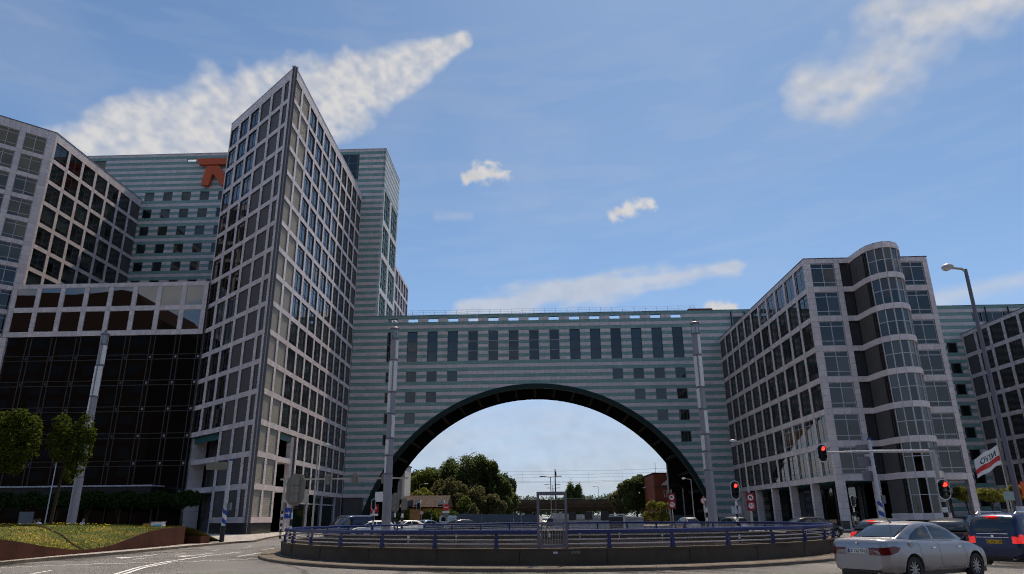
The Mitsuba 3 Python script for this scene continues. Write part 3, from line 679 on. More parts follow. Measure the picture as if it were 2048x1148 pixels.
mk = [strip([(-36, 26.2), (-20.8, 28.4), (-18.4, 30.1), (-15.96, 31.1), (-14.0, 31.9), (-12.2, 33.9)], .13),
      strip([(-13.2, 18), (-13.9, 22), (-14.2, 24.6), (-15.3, 28), (-15.95, 31.3), (-16.4, 35.9), (-16.35, 40.1)], .13),
      strip([(-12.9, 18), (-13.6, 22), (-13.9, 24.6), (-14.95, 27.7), (-15.5, 30.8)], .13),
      strip([(-18.61, 33.4), (-18.61, 34.5)], .12), strip([(-17.3, 24.8), (-17.65, 26.4)], .12), strip([(-18.82, 41.9), (-18.89, 43.2)], .12), strip([(-18.63, 46), (-18.65, 47.4)], .12),
      strip([(-16.25, 43), (-16.04, 44.2)], .14), strip([(-18.85, 37.8), (-18.67, 38.6)], .12), strip([(-14.5, 35.2), (-14.86, 40.7)], .14), strip([(-14.42, 35.2), (-13.61, 36.6)], .12), strip([(-13.77, 36.4), (-13.45, 38)], .3),
      strip([(-15.2, 46), (-15.3, 48)], .14), strip([(-16.5, 50), (-16.4, 52)], .14)]
def arrow(x, y, s=1):   # a stretched lane arrow pointing away, with a left hook
    return unary_union([Polygon([(x - .07, y), (x + .07, y), (x + .02, y + 3.4), (x - .12, y + 3.4)]), Polygon([(x - .75, y + .7), (x - .1, y + .2), (x - .1, y + 1.2)]), Polygon([(x - .2, y + .6), (x + .05, y + .1), (x + .05, y + 1.0), (x - .2, y + .95)])])
mk += [arrow(-19.75, 34.4), arrow(-17.3, 35.4)]
for m_ in mk:
    k = thing('road_marking', 'white painted marking on the asphalt left of the roundabout', None, kind='structure', group='road markings'); put(k, sheet(m_, .004), 'road_paint')
for pts, w in (([(17.2, 33), (18.5, 36.5), (19.1, 40)], .14), ([(19.8, 34), (21, 37), (22, 41)], .12), ([(16.6, 44), (16.9, 47)], .4), ([(17.6, 44), (17.9, 47)], .4)):
    k = thing('road_marking', 'white painted marking on the asphalt right of the roundabout', None, kind='structure'); put(k, sheet(strip(pts, w), .004), 'road_paint')
labels_fix = [k for k in labels if k.startswith('road_marking')]
for k in labels_fix: labels[k].pop('group', None)
for i, (x, y) in enumerate(((-17.2, 29.6), (7.5, 17.2))):
    k = thing('manhole_cover', ('round iron manhole cover in the road left of the roundabout', 'round iron manhole cover in the road near the silver car')[i], 'manhole cover')
    put(k, MB().cyl([x, y, -.02], [x, y, .006], .33, n=20), 'metal_grey')
def pavement(name, label, poly, z=.13, kerb=True):
    k = thing(name, label, None, kind='structure'); put(k, sheet(poly.buffer(-.17) if kerb else poly, z), 'paving')
    if kerb:
        rim = poly.difference(poly.buffer(-.16)); seg = []
        L = poly.exterior; n = int(min(L.length / 1.0, 160)); b = MB(); near = []
        for q in range(n):
            p0, p1 = L.interpolate(L.length * q / n), L.interpolate(L.length * (q + 1) / n)
            c = np.array([(p0.x + p1.x) / 2, (p0.y + p1.y) / 2])
            dx, dy = p1.x - p0.x, p1.y - p0.y; l = math.hypot(dx, dy)
            if l < .05: continue
            out = np.array([dy, -dx]) if L.is_ccw else np.array([-dy, dx])
            F = Fr((p0.x, p0.y), (dx, dy), out)
            part(k, 'kerbstone', MB().box(.006, l - .006, -.16, 0, -.05, z + .004, F), 'kerb')
pavement('corner_pavement', 'pale pavement around the foot of the sharp cornered tower', Polygon([(-22.6, 54.8), (-22.0, 56.2), (-24.5, 66), (-26.6, 76), (-28.4, 90), (-29.0, 118), (-46, 118), (-46, 60), (-38, 56), (-24.4, 50.2), (-23.0, 51.6)]))
pavement('left_pavement', 'narrow pavement in front of the rusty retaining wall', Polygon([(-21.9, 24), (-21.95, 29.2), (-22.2, 33.3), (-22.0, 39), (-22.4, 46), (-22.55, 52.3), (-22.62, 54.6), (-23.02, 51.5), (-24.35, 50.2), (-23.6, 45.5), (-23.35, 40), (-23.3, 35), (-22.6, 30), (-22.4, 24)]))
k = thing('plaza', 'dark paved plaza under the glass hall', None, kind='structure'); put(k, sheet(Polygon([(-110, 60), (-46.2, 60), (-46.2, 92), (-110, 92)]), .12), 'paving')
pavement('bay_pavement', 'pavement in front of the bay fronted block', Polygon([(26.0, 118), (27.0, 78), (30, 71.5), (37, 70), (58, 72), (72, 78), (72, 118)]))

# ------------------------------------------------------------------ sunken ring with parapet
PAR = thing('ring_parapet', 'low oval concrete parapet around the sunken opening in the roundabout', 'parapet wall')
n = 30
for q in range(n):
    t0, t1 = 2 * np.pi * q / n, 2 * np.pi * (q + 1) / n; m = 7; tt = np.linspace(t0 + .00025, t1 - .00025, m)
    E = lambda a, b: np.stack([CX + a * np.cos(tt), CY + b * np.sin(tt)], 1)
    o, i_ = E(RA, RBb), E(RA - .32, RBb - .32)
    prof = [(o, -.02), (o, .60), (E(RA + .03, RBb + .03), .60), (E(RA + .03, RBb + .03), .66), (E(RA - .35, RBb - .35), .665), (E(RA - .35, RBb - .35), .60), (i_, .60), (i_, -.02)]
    v = np.vstack([np.hstack([p, np.full((m, 1), z)]) for p, z in prof]); f = []
    for r in range(len(prof) - 1):
        for s_ in range(m - 1): f.append([r * m + s_, r * m + s_ + 1, (r + 1) * m + s_ + 1, (r + 1) * m + s_])
    nb = [r * m for r in range(len(prof))]; ne = [r * m + m - 1 for r in range(len(prof))]
    b = MB().add(v, f); b.add(v, np.array([[nb[0], nb[a], nb[a + 1]] for a in range(1, 7)])); b.add(v, np.array([[ne[0], ne[a + 1], ne[a]] for a in range(1, 7)]))
    part(PAR, 'concrete_segment', b, 'concrete')
pit = thing('sunken_road', 'sunken road walls and deck seen through the railing of the oval opening', None, kind='structure')
b = wall_ring(RA - .33, RBb - .33, -6.5, -.02, inward=True)
put(pit, b, 'pit_wall')
k = thing('sunken_carriageway', 'asphalt at the bottom of the oval opening', None, kind='structure'); put(k, sheet(Polygon(ell(RA, RBb)), -6.4), 'asphalt')
k = thing('ring_pavement', 'narrow raised rim between kerb and parapet', None, kind='structure')
put(k, ring(RA - .02, RBb - .02, 14.98, 17.02, .124), 'kerb')
part(k, 'inner_rim', MB().add(*[x for x in (ring(RA + .25, RBb + .25, RA + .34, RBb + .34, .135).v[0], ring(RA + .25, RBb + .25, RA + .34, RBb + .34, .135).f[0])]), 'concrete')
for q in range(96):
    t = np.linspace(2 * np.pi * q / 96 + .0004, 2 * np.pi * (q + 1) / 96 - .0004, 3)
    E = lambda a, b_: np.stack([CX + a * np.cos(t), CY + b_ * np.sin(t)], 1)
    o, i_ = E(15.25, 17.3), E(14.97, 17.0); dz = rng.uniform(-.006, .006)
    v = np.vstack([np.hstack([o, np.full((3, 1), -.02)]), np.hstack([E(15.24, 17.29), np.full((3, 1), .10 + dz)]), np.hstack([E(15.2, 17.25), np.full((3, 1), .128 + dz)]), np.hstack([i_, np.full((3, 1), .13 + dz)]), np.hstack([i_, np.full((3, 1), -.02)])]); f = []
    for r in range(4):
        for s_ in range(2): f.append([r * 3 + s_, r * 3 + s_ + 1, (r + 1) * 3 + s_ + 1, (r + 1) * 3 + s_])
    part(k, 'kerbstone', MB().add(v, f), 'kerb')
GAT = thing('maintenance_gate', 'grey metal gate frame standing in the ring railing', 'gate')
RAI = thing('ring_railing', 'blue railing with grey tubes on the oval parapet', 'railing')
ra, rb = RA - .16, RBb - .16
tg0, tg1 = -np.pi / 2 - .072, -np.pi / 2 + .006      # the gap for the gate
tg0, tg1 = math.acos((-.04 - CX) / ra) * -1, math.acos((1.02 - CX) / ra) * -1
def sweep_rect(a, b_, w, z0, z1, t0, t1, n):
    t = np.linspace(t0, t1, n); E = lambda d, z: np.stack([CX + (a + d) * np.cos(t), CY + (b_ + d) * np.sin(t), np.full(n, z)], 1)
    v = np.stack([E(w, z0), E(w, z1 - .02), E(w - .02, z1), E(-w + .02, z1), E(-w, z1 - .02), E(-w, z0)], 1).reshape(-1, 3); f = []
    for q in range(n - 1):
        for r in range(6): f.append([q * 6 + r, (q + 1) * 6 + r, (q + 1) * 6 + (r + 1) % 6, q * 6 + (r + 1) % 6])
    f += [[0, 1, 2, 3], [0, 3, 4, 5]]; e = (n - 1) * 6; f += [[e + 3, e + 2, e + 1, e], [e + 5, e + 4, e + 3, e]]
    return MB().add(v, f)
part(RAI, 'top_rail', sweep_rect(ra, rb, .075, 1.14, 1.265, tg1, tg0 + 2 * np.pi, 220), 'rail_blue')
for z in (.80, .945, 1.09):
    part(RAI, 'tube', MB().tube(ell(ra, rb, 220, z, tg1, tg0 + 2 * np.pi, False), .026, 6), 'tube_grey')
NP = 38
for q in range(NP):
    t = tg1 + .10 + (tg0 + 2 * np.pi - tg1 - .2) * q / (NP - 1)
    c = np.array([CX + ra * math.cos(t), CY + rb * math.sin(t)]); nn = np.array([math.cos(t) / ra, math.sin(t) / rb]); nn /= np.linalg.norm(nn)
    F = Fr(c, (-nn[1], nn[0]), nn); b = MB(); b.box(-.055, .055, -.03, .03, .66, 1.139, F).box(-.09, .09, -.07, .07, .655, .685, F).prism(Polygon([(-.055, .69), (.055, .69), (.055, .98), (-.055, .98)]), F, .03, .10 if q % 1 == 0 else .1)
    part(RAI, 'post', b, 'rail_blue')
GF = Fr((0, 25.33), (1, 0), (0, -1))
b = MB(); b.box(-.03, .06, -.05, .05, .62, 2.52, GF).box(.94, 1.03, -.05, .05, .62, 2.52, GF).box(.061, .939, -.049, .049, 2.40, 2.52, GF); part(GAT, 'frame', b, 'metal_grey')
b = MB(); b.box(.09, .91, -.03, .03, .70, .78, GF).box(.09, .91, -.03, .03, 1.40, 1.47, GF).box(.09, .15, -.03, .03, .78, 1.4, GF).box(.85, .91, -.03, .03, .78, 1.4, GF); part(GAT, 'leaf_frame', b, 'metal_grey')
for q in range(7): part(GAT, 'bar', MB().cyl(GF.p(.22 + q * .093, 0, .78), GF.p(.22 + q * .093, 0, 1.40), .009, n=6), 'galv')
part(GAT, 'crossbar', MB().cyl(GF.p(.06, 0, 1.92), GF.p(.94, 0, 1.92), .012, n=6), 'galv'); part(GAT, 'wire', MB().cyl(GF.p(.15, -.01, 1.09), GF.p(.85, -.01, 1.09), .007, n=6), 'galv')
part(GAT, 'padlock', MB().box(.36, .42, .03, .06, 1.02, 1.14, GF), 'white_paint')
part(GAT, 'chain', MB().tube([GF.p(.20, .04, 1.40), GF.p(.24, .04, 1.28), GF.p(.32, .045, 1.22), GF.p(.385, .045, 1.14)], .012, 5), 'galv')
for nm, a0, a1, z0, z1, m_, lb in (('number_plate', .50, .66, .49, .56, 'metal_pale', 'small pale number plate on the parapet under the gate'), ('parapet_plate', 1.12, 1.42, .48, .58, 'metal_grey', 'small grey plate with worn lettering on the parapet right of the gate')):
    k = thing(nm, lb, 'plate'); part(k, 'plate', MB().box(a0, a1, .15, .19, z0, z1, Fr((0, 25.32), (1, 0), (0, -1))), m_)
    if a0 > 1:
        tm = meshkit.text_mesh('A 20', .055, .004); b = MB().tm(tm); b.v = [Fr((0, 25.32), (1, 0), (0, -1)).P(np.stack([b.v[0][:, 0] + 1.17, .191 + b.v[0][:, 2], b.v[0][:, 1] + .50], 1))]; part(k, 'lettering', b, 'black_paint')
for i, x in enumerate((-9.2, -6.1, -3.1, .2, 3.2, 6.1, 9.0)):                                  # small lamps along the far rim
    y = CY + (RBb - .5) * math.sqrt(max(0, 1 - ((x - CX) / (RA - .5)) ** 2)); k = thing('rim_lamp', 'small pale lamp on the far parapet of the ring, %s from the left' % ('first', 'second', 'third', 'fourth', 'fifth', 'sixth', 'seventh', 'eighth', 'ninth')[i], 'lamp', group='small lamps along the far parapet')
    put(k, MB().box(x - .07, x + .07, y - .12, y + .05, .30, .48).cyl([x, y, 0], [x, y, .3], .03, n=6), 'milky')

# ------------------------------------------------------------------ mound with rusty wall
WALLP = [(-21.9, 24, 1.5), (-22.35, 27.5, 1.25), (-22.69, 30.23, 1.0), (-22.82, 32, .79), (-23.01, 34.5, .48), (-23.18, 36.77, .30), (-23.31, 38.59, .34), (-23.53, 41.59, .71), (-23.63, 42.87, .92), (-23.83, 45.53, 1.17), (-24.1, 49.2, 1.27)]
wy = np.array([p[1] for p in WALLP]); wx = PchipInterpolator(wy, [p[0] for p in WALLP]); wz = PchipInterpolator(wy, [p[2] for p in WALLP])
k = thing('rusty_wall', 'curving rust red steel retaining wall holding the grass mound', 'retaining wall')
ys = np.linspace(24, 49.2, 70); v, f = [], []
for y in ys:
    x, z = float(wx(y)), float(wz(y)); v += [[x, y, 0], [x, y, z], [x - .07, y, z], [x - .07, y, 0]]
for q in range(len(ys) - 1):
    for r in range(3): f.append([q * 4 + r, q * 4 + r + 1, q * 4 + 5 + r, q * 4 + 4 + r])
e = 4 * (len(ys) - 1); f += [[0, 3, 2, 1], [e, e + 1, e + 2, e + 3]]
part(k, 'plate', MB().add(v, f), 'rust'); part(k, 'return_plate', MB().box(-26, -24.1, 49.2, 49.27, 0, 1.27).box(-25.2, -23.4, 50.2, 50.27, 0, .62).box(-23.47, -23.4, 50.27, 51.6, 0, .6), 'rust')
def mound_z(x, y):
    yy = np.clip(y, 24, 49.2); w = wz(yy); s = wx(yy) - x; st = lambda a, b, t: (lambda q: q * q * (3 - 2 * q))(np.clip((t - a) / (b - a), 0, 1))
    zc = 1.50 * np.exp(-((y - 45) / 17.0) ** 2); z = w + (zc - w) * st(0, 6.5, s)
    return (z - .03) * (1 - st(13, 20, s)) * (1 - st(49.0, 57, y) * .97) + .05 * (meshkit.noise(np.stack([x * .6, y * .6, x * 0], -1)) - .5)
gx, gy = np.meshgrid(np.linspace(0, 1, 60), np.linspace(24.02, 58, 90), indexing='xy')
X_ = wx(np.clip(gy, 24, 49.2)) - .06 - gx * 20; Z_ = mound_z(X_, gy); nv, nh = gx.shape
i, j = np.meshgrid(np.arange(nv - 1), np.arange(nh - 1), indexing='ij'); qd = np.stack([i * nh + j, (i + 1) * nh + j, (i + 1) * nh + j + 1, i * nh + j + 1], -1).reshape(-1, 4)
k = thing('grass_mound', 'earth mound under dry yellow green grass', None, kind='structure'); put(k, MB().add(np.stack([X_, gy, Z_], -1).reshape(-1, 3), qd), 'lawn', True)
def blades(n, h0, h1, w):
    x = nrng.random(n); y = 24.1 + 33 * nrng.random(n) ** 1.2; X = wx(np.clip(y, 24, 49.2)) - .1 - x ** 1.3 * 16
    Z = mound_z(X, y); a = nrng.random(n) * np.pi; h = h0 + (h1 - h0) * nrng.random(n); d = np.stack([np.cos(a), np.sin(a), a * 0], 1) * w
    c = np.stack([X, y, Z - .02], 1); lean = np.stack([nrng.normal(0, .35, n) * h, nrng.normal(0, .35, n) * h, h], 1)
    v = np.stack([c - d, c + d, c + lean], 1).reshape(-1, 3); return MB().add(v, np.arange(3 * n).reshape(-1, 3)), c, h
b, _, _ = blades(30000, .05, .16, .018)
k = thing('grass', 'short dry grass covering the mound', 'grass', kind='stuff'); put(k, b, 'grass_blade')
n = 900; x = nrng.random(n); cy_ = 30 + 26 * nrng.random(n); keep = meshkit.noise(np.stack([x * 6, cy_ * .35, x * 0], -1)) > .48; x, cy_ = x[keep], cy_[keep]; n = len(x)
X = wx(np.clip(cy_, 24, 49.2)) - 1 - x * 12; Z = mound_z(X, cy_) + .12; s_ = .035 + .03 * nrng.random(n)
b = MB(); c = np.stack([X, cy_, Z], 1); v = np.stack([c + np.array([1, 0, 0]) * s_[:, None], c + np.array([0, 1, .3]) * s_[:, None], c - np.array([1, 0, 0]) * s_[:, None], c - np.array([0, 1, .3]) * s_[:, None]], 1).reshape(-1, 3)
b.add(v, np.arange(4 * n).reshape(-1, 4)); k = thing('yellow_flowers', 'scattered small yellow flowers in the mound grass', 'flowers', kind='stuff'); put(k, b, 'flower')
k = thing('steel_edging', 'thin steel edging strip crossing the grass mound', 'edging')
pts = [(-23.4, 37.2), (-24.6, 38.4), (-26.6, 40.2), (-28.9, 41.6), (-31.5, 42.6), (-36, 43)]
pts = [(a, b_, float(mound_z(np.array(a), np.array(b_))) + .05) for a, b_ in np.stack([np.interp(np.linspace(0, 5, 30), range(6), [p[0] for p in pts]), np.interp(np.linspace(0, 5, 30), range(6), [p[1] for p in pts])], 1)]
put(k, MB().tube(pts, .03, 5), 'rust')

# ------------------------------------------------------------------ trees and plants
def leaves(cent, n, size, seed, shell=.55, squash=1.0):
    """n leaf quads inside ellipsoids cent = (x, y, z, rx, ry, rz), mostly near their skins, broken into sprays by noise."""
    r = np.random.default_rng(seed); C = np.asarray(cent, float); w = (C[:, 3] * C[:, 4] + C[:, 3] * C[:, 5]); m_ = int(n * 1.35); pick_ = r.choice(len(C), m_, p=w / w.sum()); c = C[pick_]
    d = r.normal(size=(m_, 3)); d /= np.linalg.norm(d, axis=1, keepdims=True); rad = (shell + (1 - shell) * r.random(m_) ** .6) * (1 + .10 * r.normal(size=m_))
    p = c[:, :3] + d * rad[:, None] * c[:, 3:6]; s = float(np.median(C[:, 3])); nz = meshkit.fbm(p * (1.3 / max(s, .3)) + seed, 3, seed)
    keep = np.argsort(-nz + .25 * r.random(m_))[:n]; p = p[keep]; d = d[keep]
    nrm = d * .6 + r.normal(size=(n, 3)) * .6 + np.array([0, 0, .25]); nrm /= np.linalg.norm(nrm, axis=1, keepdims=True); a = np.cross(nrm, r.normal(size=(n, 3))); a /= np.linalg.norm(a, axis=1, keepdims=True); b_ = np.cross(nrm, a)
    sz = size * (.6 + .8 * r.random((n, 1)))
    v = np.stack([p - a * sz, p - b_ * sz * .55, p + a * sz, p + b_ * sz * .55], 1).reshape(-1, 3); return MB().add(v, np.arange(4 * n).reshape(-1, 4))
def tree(name, label, x, y, h, cent, n, size, bsdf, group=None, z0=0., tr=.18, lean=0., limbs=4, cat='tree'):
    k = thing(name, label, cat, group); sd = int(abs(x * 131 + y * 17 + h * 7)) + 3
    b = MB(); top = z0 + h * .72; b.tube([(x, y, z0 - .1), (x + lean * .3, y, z0 + (top - z0) * .45), (x + lean, y, top)], [tr, tr * .75, tr * .2], 7)
    r = np.random.default_rng(sd)
    for q in range(limbs):
        c = cent[r.integers(len(cent))]; zq = z0 + (top - z0) * (.4 + .4 * r.random()); b.tube([(x + lean * .4, y, zq), ((x + c[0]) / 2, (y + c[1]) / 2, (zq + c[2]) / 2 + .2), (c[0], c[1], c[2])], [tr * .45, tr * .3, tr * .1], 5)
    part(k, 'trunk', b, 'bark', True); part(k, 'crown', leaves(cent, n, size, sd), bsdf); return k
def clump(x, y, z, rx, rz, m, seed, sub=.45):
    r = np.random.default_rng(seed); out = [(x, y, z, rx * .72, rx * .72, rz * .78)]
    for _ in range(m):
        d = r.normal(size=3); d /= np.linalg.norm(d); f = .62 + .25 * r.random(); s = sub * (.7 + .6 * r.random()); out.append((x + d[0] * rx * f, y + d[1] * rx * f, z + d[2] * rz * f, rx * s, rx * s, rz * s * .9))
    return out
# young plane trees on and behind the mound
tz = float(mound_z(np.array(-30.7), np.array(45.)))
lt = [(-30.15, 45, 6.5, .62, .62, 1.5), (-29.75, 45.2, 7.5, .5, .5, 1.0), (-29.35, 44.9, 6.3, .5, .5, 1.1), (-29.5, 44.9, 5.2, .45, .45, .9), (-31.3, 45.1, 7.7, .55, .55, .8), (-31.5, 45, 6.8, .5, .5, .8), (-31.0, 44.8, 5.9, .45, .45, .6), (-30.1, 45, 4.7, .4, .4, .7), (-29.2, 45, 7.0, .4, .4, .6), (-30.7, 45, 7.0, .4, .4, .6)]
tree('mound_tree', 'slender young tree standing alone on the grass mound', -30.75, 45, 8, lt, 3600, .10, 'leaf_plane', z0=tz, tr=.11, lean=.45)
tree('mound_tree', 'leafy young tree cut off by the left edge beside the mound', -33.0, 42.5, 8, [(-32.6, 42.5, 6.6, 1.1, 1.1, 1.3), (-31.6, 42.5, 7.2, .8, .8, .9), (-31.5, 42.3, 5.9, .8, .8, .8), (-33.6, 42.5, 7.5, 1.0, 1.0, .9), (-31.2, 42.4, 6.5, .6, .6, .6), (-32.9, 42.4, 5.2, .8, .8, .7), (-32.2, 42.3, 7.9, .6, .6, .5), (-31.9, 42.4, 4.9, .5, .5, .5)], 4600, .11, 'leaf_plane', z0=.9, tr=.12)
# pleached row under the hall
for i in range(9):
    x = -68.5 + 3.6 * i; pc_ = [(x + dx, 80 + dy, 3.9 + dz, 1.1, 1.0, .75) for dx, dy, dz in ((-1, 0, 0), (0, .3, .2), (1, -.2, 0), (-.4, -.3, -.2), (.5, .2, .25))]
    tree('hedge_tree', 'dark clipped hedge tree under the glass hall, %s from the left' % ('first', 'second', 'third', 'fourth', 'fifth', 'sixth', 'seventh', 'eighth', 'ninth')[i], x, 80, 5.0, pc_, 3600, .17, 'leaf_hedge', group='row of hedge trees under the glass hall', tr=.13, limbs=2)
# trees behind the arch
BT = [('tall_tree', 'tallest dense green tree of the group seen under the left of the arch', -13.4, 152, 15.9, 3.6, 'leaf_dark'), ('tall_tree', 'broad green tree just left of the tallest one under the arch', -18.6, 155, 13.6, 3.4, 'leaf_dark'),
      ('tall_tree', 'green tree nearest the left leg of the arch', -24.6, 154, 12.4, 3.4, 'leaf_mid'), ('tall_tree', 'narrow green tree just right of the tallest one under the arch', -9.4, 151, 12.9, 2.2, 'leaf_dark'),
      ('tall_tree', 'lower green tree at the right end of the tree group under the arch', -7.2, 150, 9.0, 2.4, 'leaf_dark'), ('tall_tree', 'green tree behind the right end of the tree group', -8.2, 158, 11.2, 2.6, 'leaf_far'), ('tall_tree', 'green tree behind the left trees under the arch', -28.6, 160, 11.8, 3.2, 'leaf_far')]
for nm, lb, x, y, h, r_, bs in BT: tree(nm, lb, x, y, h, clump(x, y, h * .56, r_ * 1.3, h * .45, 16, int(h * 10), .34), 15000, .25, bs, tr=.3)
ST = [('maple_tree', 'pale yellowish tree beside the first street lamp under the arch', -22.6, 142, 7.4, 2.2, 'leaf_light'), ('maple_tree', 'pale grey green tree in the middle of the tree group', -17.0, 143, 9.4, 2.5, 'leaf_olive'), ('maple_tree', 'pale tree on the left slope of the tree group, behind the yellowish one', -20.3, 146, 9.0, 2.0, 'leaf_olive'),
      ('maple_tree', 'pale tree at the viaduct end of the tree group', -12.4, 144, 8.2, 2.0, 'leaf_olive'), ('maple_tree', 'small pale tree low at the right end of the tree group', -8.6, 145, 6.0, 1.7, 'leaf_olive')]
for nm, lb, x, y, h, r_, bs in ST: tree(nm, lb, x, y, h, clump(x, y, h * .58, r_ * 1.2, h * .42, 12, int(h * 10) + 1, .36), 9000, .21, bs, tr=.2)
tree('bushy_tree', 'dark rounded bush tree between the no entry sign and the viaduct', -12.9, 129, 5.6, clump(-12.9, 129, 3.4, 1.7, 2.4, 6, 5), 5200, .2, 'leaf_mid')
tree('bushy_tree', 'small olive bush tree in front of the viaduct end', -11.3, 126, 4.0, clump(-11.3, 126, 2.2, 1.1, 1.6, 5, 6), 2600, .17, 'leaf_olive')
k = thing('shrub_bank', 'bank of green shrubs below the brown roofed house', 'shrubs', kind='stuff'); put(k, leaves([(x, 124 + (i % 3) * .6, 1.3 + .5 * math.sin(i * 1.7), 1.3, 1.2, 1.3) for i, x in enumerate(np.arange(-23.5, -12.5, 1.0))], 9000, .15, 77), 'leaf_mid')
tree('round_tree', 'broad green tree right of the middle of the arch opening', 22.6, 166, 10.6, clump(22.6, 166, 6.3, 3.6, 4.1, 14, 8, .36), 13000, .25, 'leaf_dark'); tree('round_tree', 'lower grey green tree left of the broad one, above the viaduct', 19.6, 168, 8.8, clump(19.9, 168, 5.4, 3.0, 3.3, 12, 9, .36), 9000, .24, 'leaf_olive')
tree('poplar', 'left one of two dark poplars beyond the viaduct', 10.7, 232, 11.9, [(10.7, 232, 6.2, 1.7, 1.7, 5.6), (10.0, 232, 5.2, 1.5, 1.5, 4.2), (10.9, 232, 9, 1.0, 1.0, 2.8)], 7000, .3, 'leaf_dark'); tree('poplar', 'right one of two dark poplars beyond the viaduct', 13.2, 232, 11.5, [(13.2, 232, 6.0, 1.7, 1.7, 5.4), (14.2, 232, 4.8, 1.6, 1.6, 3.8), (13.1, 232, 8.6, 1.0, 1.0, 2.8)], 7000, .3, 'leaf_dark')
k = thing('far_wood', 'distant line of trees beyond the viaduct', 'wood', kind='stuff'); put(k, leaves([(x, 330 + 10 * math.sin(x), 5.2 + 2.6 * meshkit.noise(np.array([x * .06, 2, 0])), 7, 6, 4.4) for x in np.arange(-110, 120, 6.)], 26000, .6, 5), 'leaf_far')
k = thing('creeper', 'pale green climbing plant hanging beside the brick building', 'climbing plant'); put(k, leaves([(x, 141 - .3 * i, 1.6 + 1.9 * (i % 2) - .05 * i, 1.1, .8, .9) for i, x in enumerate(np.arange(21.3, 28, .8))], 5200, .17, 31), 'leaf_light')
for i, x in enumerate((47.6, 50.2, 53.0, 55.6)):
    tree('planter_tree', ('small sunlit tree right of the bay fronted block, nearest it', 'small sunlit tree second from the bay fronted block', 'small sunlit tree behind the flag pole foot', 'small sunlit tree at the right edge beyond the flag pole')[i], x, 82, 4.6, clump(x, 82, 3.55, 1.35, .85, 6, 40 + i), 3000, .13, 'leaf_light', tr=.09)

# ------------------------------------------------------------------ things beyond the arch
VIA = thing('viaduct', 'low brown concrete railway viaduct crossing behind the arch', 'viaduct')
part(VIA, 'deck', MB().prism(Polygon([(188, 3.9), (189, 3.0), (199, 3.0), (200, 3.9), (200, 5.0), (188, 5.0)]), Fr((0, 0), (0, 1), (1, 0)), -60, 90), 'concrete')
part(VIA, 'edge_beam', MB().box(-19.5, 90, 187.6, 188.0, 4.7, 5.75), 'concrete'); part(VIA, 'rail', MB().cyl([-19, 187.8, 6.1], [90, 187.8, 6.1], .05, n=6), 'galv')
for x in (-27, -13, -2.5, 8.5, 19, 29, 44, 60): part(VIA, 'pier', MB().box(x - .9, x + .9, 190, 198, 0, 3.0), 'concrete')
for x in np.arange(-19, 60, 3.2): part(VIA, 'rail_post', MB().box(x - .04, x + .04, 187.76, 187.84, 5.7, 6.1), 'galv')
for i in range(6):
    k = thing('deck_box', 'small white cabinet on top of the viaduct, %s from the left' % ('first', 'second', 'third', 'fourth', 'fifth', 'sixth', 'seventh', 'eighth', 'ninth')[i], 'cabinet', group='white cabinets on the viaduct'); x = -17.9 + 1.35 * i
    put(k, MB().box(x, x + .85, 188.3, 189.0, 5.2, 6.55).box(x + .1, x + .3, 188.3, 188.5, 6.55, 6.8), 'white_paint')
for i, (x, y, h) in enumerate(((3.57, 140, 10.5),)):
    k = thing('contact_mast', 'dark mast carrying overhead wires behind the maintenance gate', 'mast'); part(k, 'pole', MB().cyl([x - .05, y, 0], [x, y, h], .16, .10, 8), 'metal_grey'); part(k, 'head', MB().box(x - .1, x + .25, y - .1, y + .1, h - 1.4, h - .5), 'black_paint')
k = thing('overhead_wires', 'thin overhead wires strung above the viaduct', 'wires')
for z in (13.2, 12.3, 11.5, 10.5, 10.2): part(k, 'wire', MB().tube([(x, 194, z + .000006 * (x * x) * 100 + .15 * math.cos(x * .1)) for x in np.arange(-60, 90, 5.)], .03, 4), 'metal_grey')
for x in np.arange(-40, 80, 9.): part(k, 'dropper', MB().cyl([x, 194, 10.3], [x, 194, 13.1], .015, n=4), 'metal_grey')
for i, x in enumerate((-22, 40)): 
    k = thing('contact_mast', ('grey overhead wire mast on the viaduct, hidden by the left trees', 'grey overhead wire mast on the viaduct, behind the right leg of the arch')[i], 'mast'); part(k, 'pole', MB().cyl([x, 195, 5], [x, 195, 13.6], .15, n=8), 'metal_grey')
k = thing('noise_barrier', 'blue grey panelled noise barrier left of the gate', 'noise barrier')
for q in range(10): part(k, 'panel', MB().box(-13.3 + 1.33 * q + .06, -13.3 + 1.33 * (q + 1) - .02, 119.95, 120.05, 0, 2.25 - .03 * q), 'barrier'); part(k, 'post', MB().box(-13.36 + 1.33 * q, -13.26 + 1.33 * q, 119.9, 120.1, 0, 2.5 - .03 * q), 'metal_grey')
k = thing('concrete_ramp', 'sunlit pale concrete barrier of the road ramp beyond the railing', 'barrier wall'); part(k, 'wall', MB().prism(Polygon([(2.2, 0), (15, 0), (15, 1.5), (9, 1.75), (2.2, 2.15)]), Fr((0, 104), (1, 0), (0, -1)), 0, -.5), 'concrete_pale'); part(k, 'cap', MB().box(2.2, 15, -.6, .1, 1.3, 1.38, Fr((0, 103.9), (1, 0), (0, -1))), 'concrete_pale')
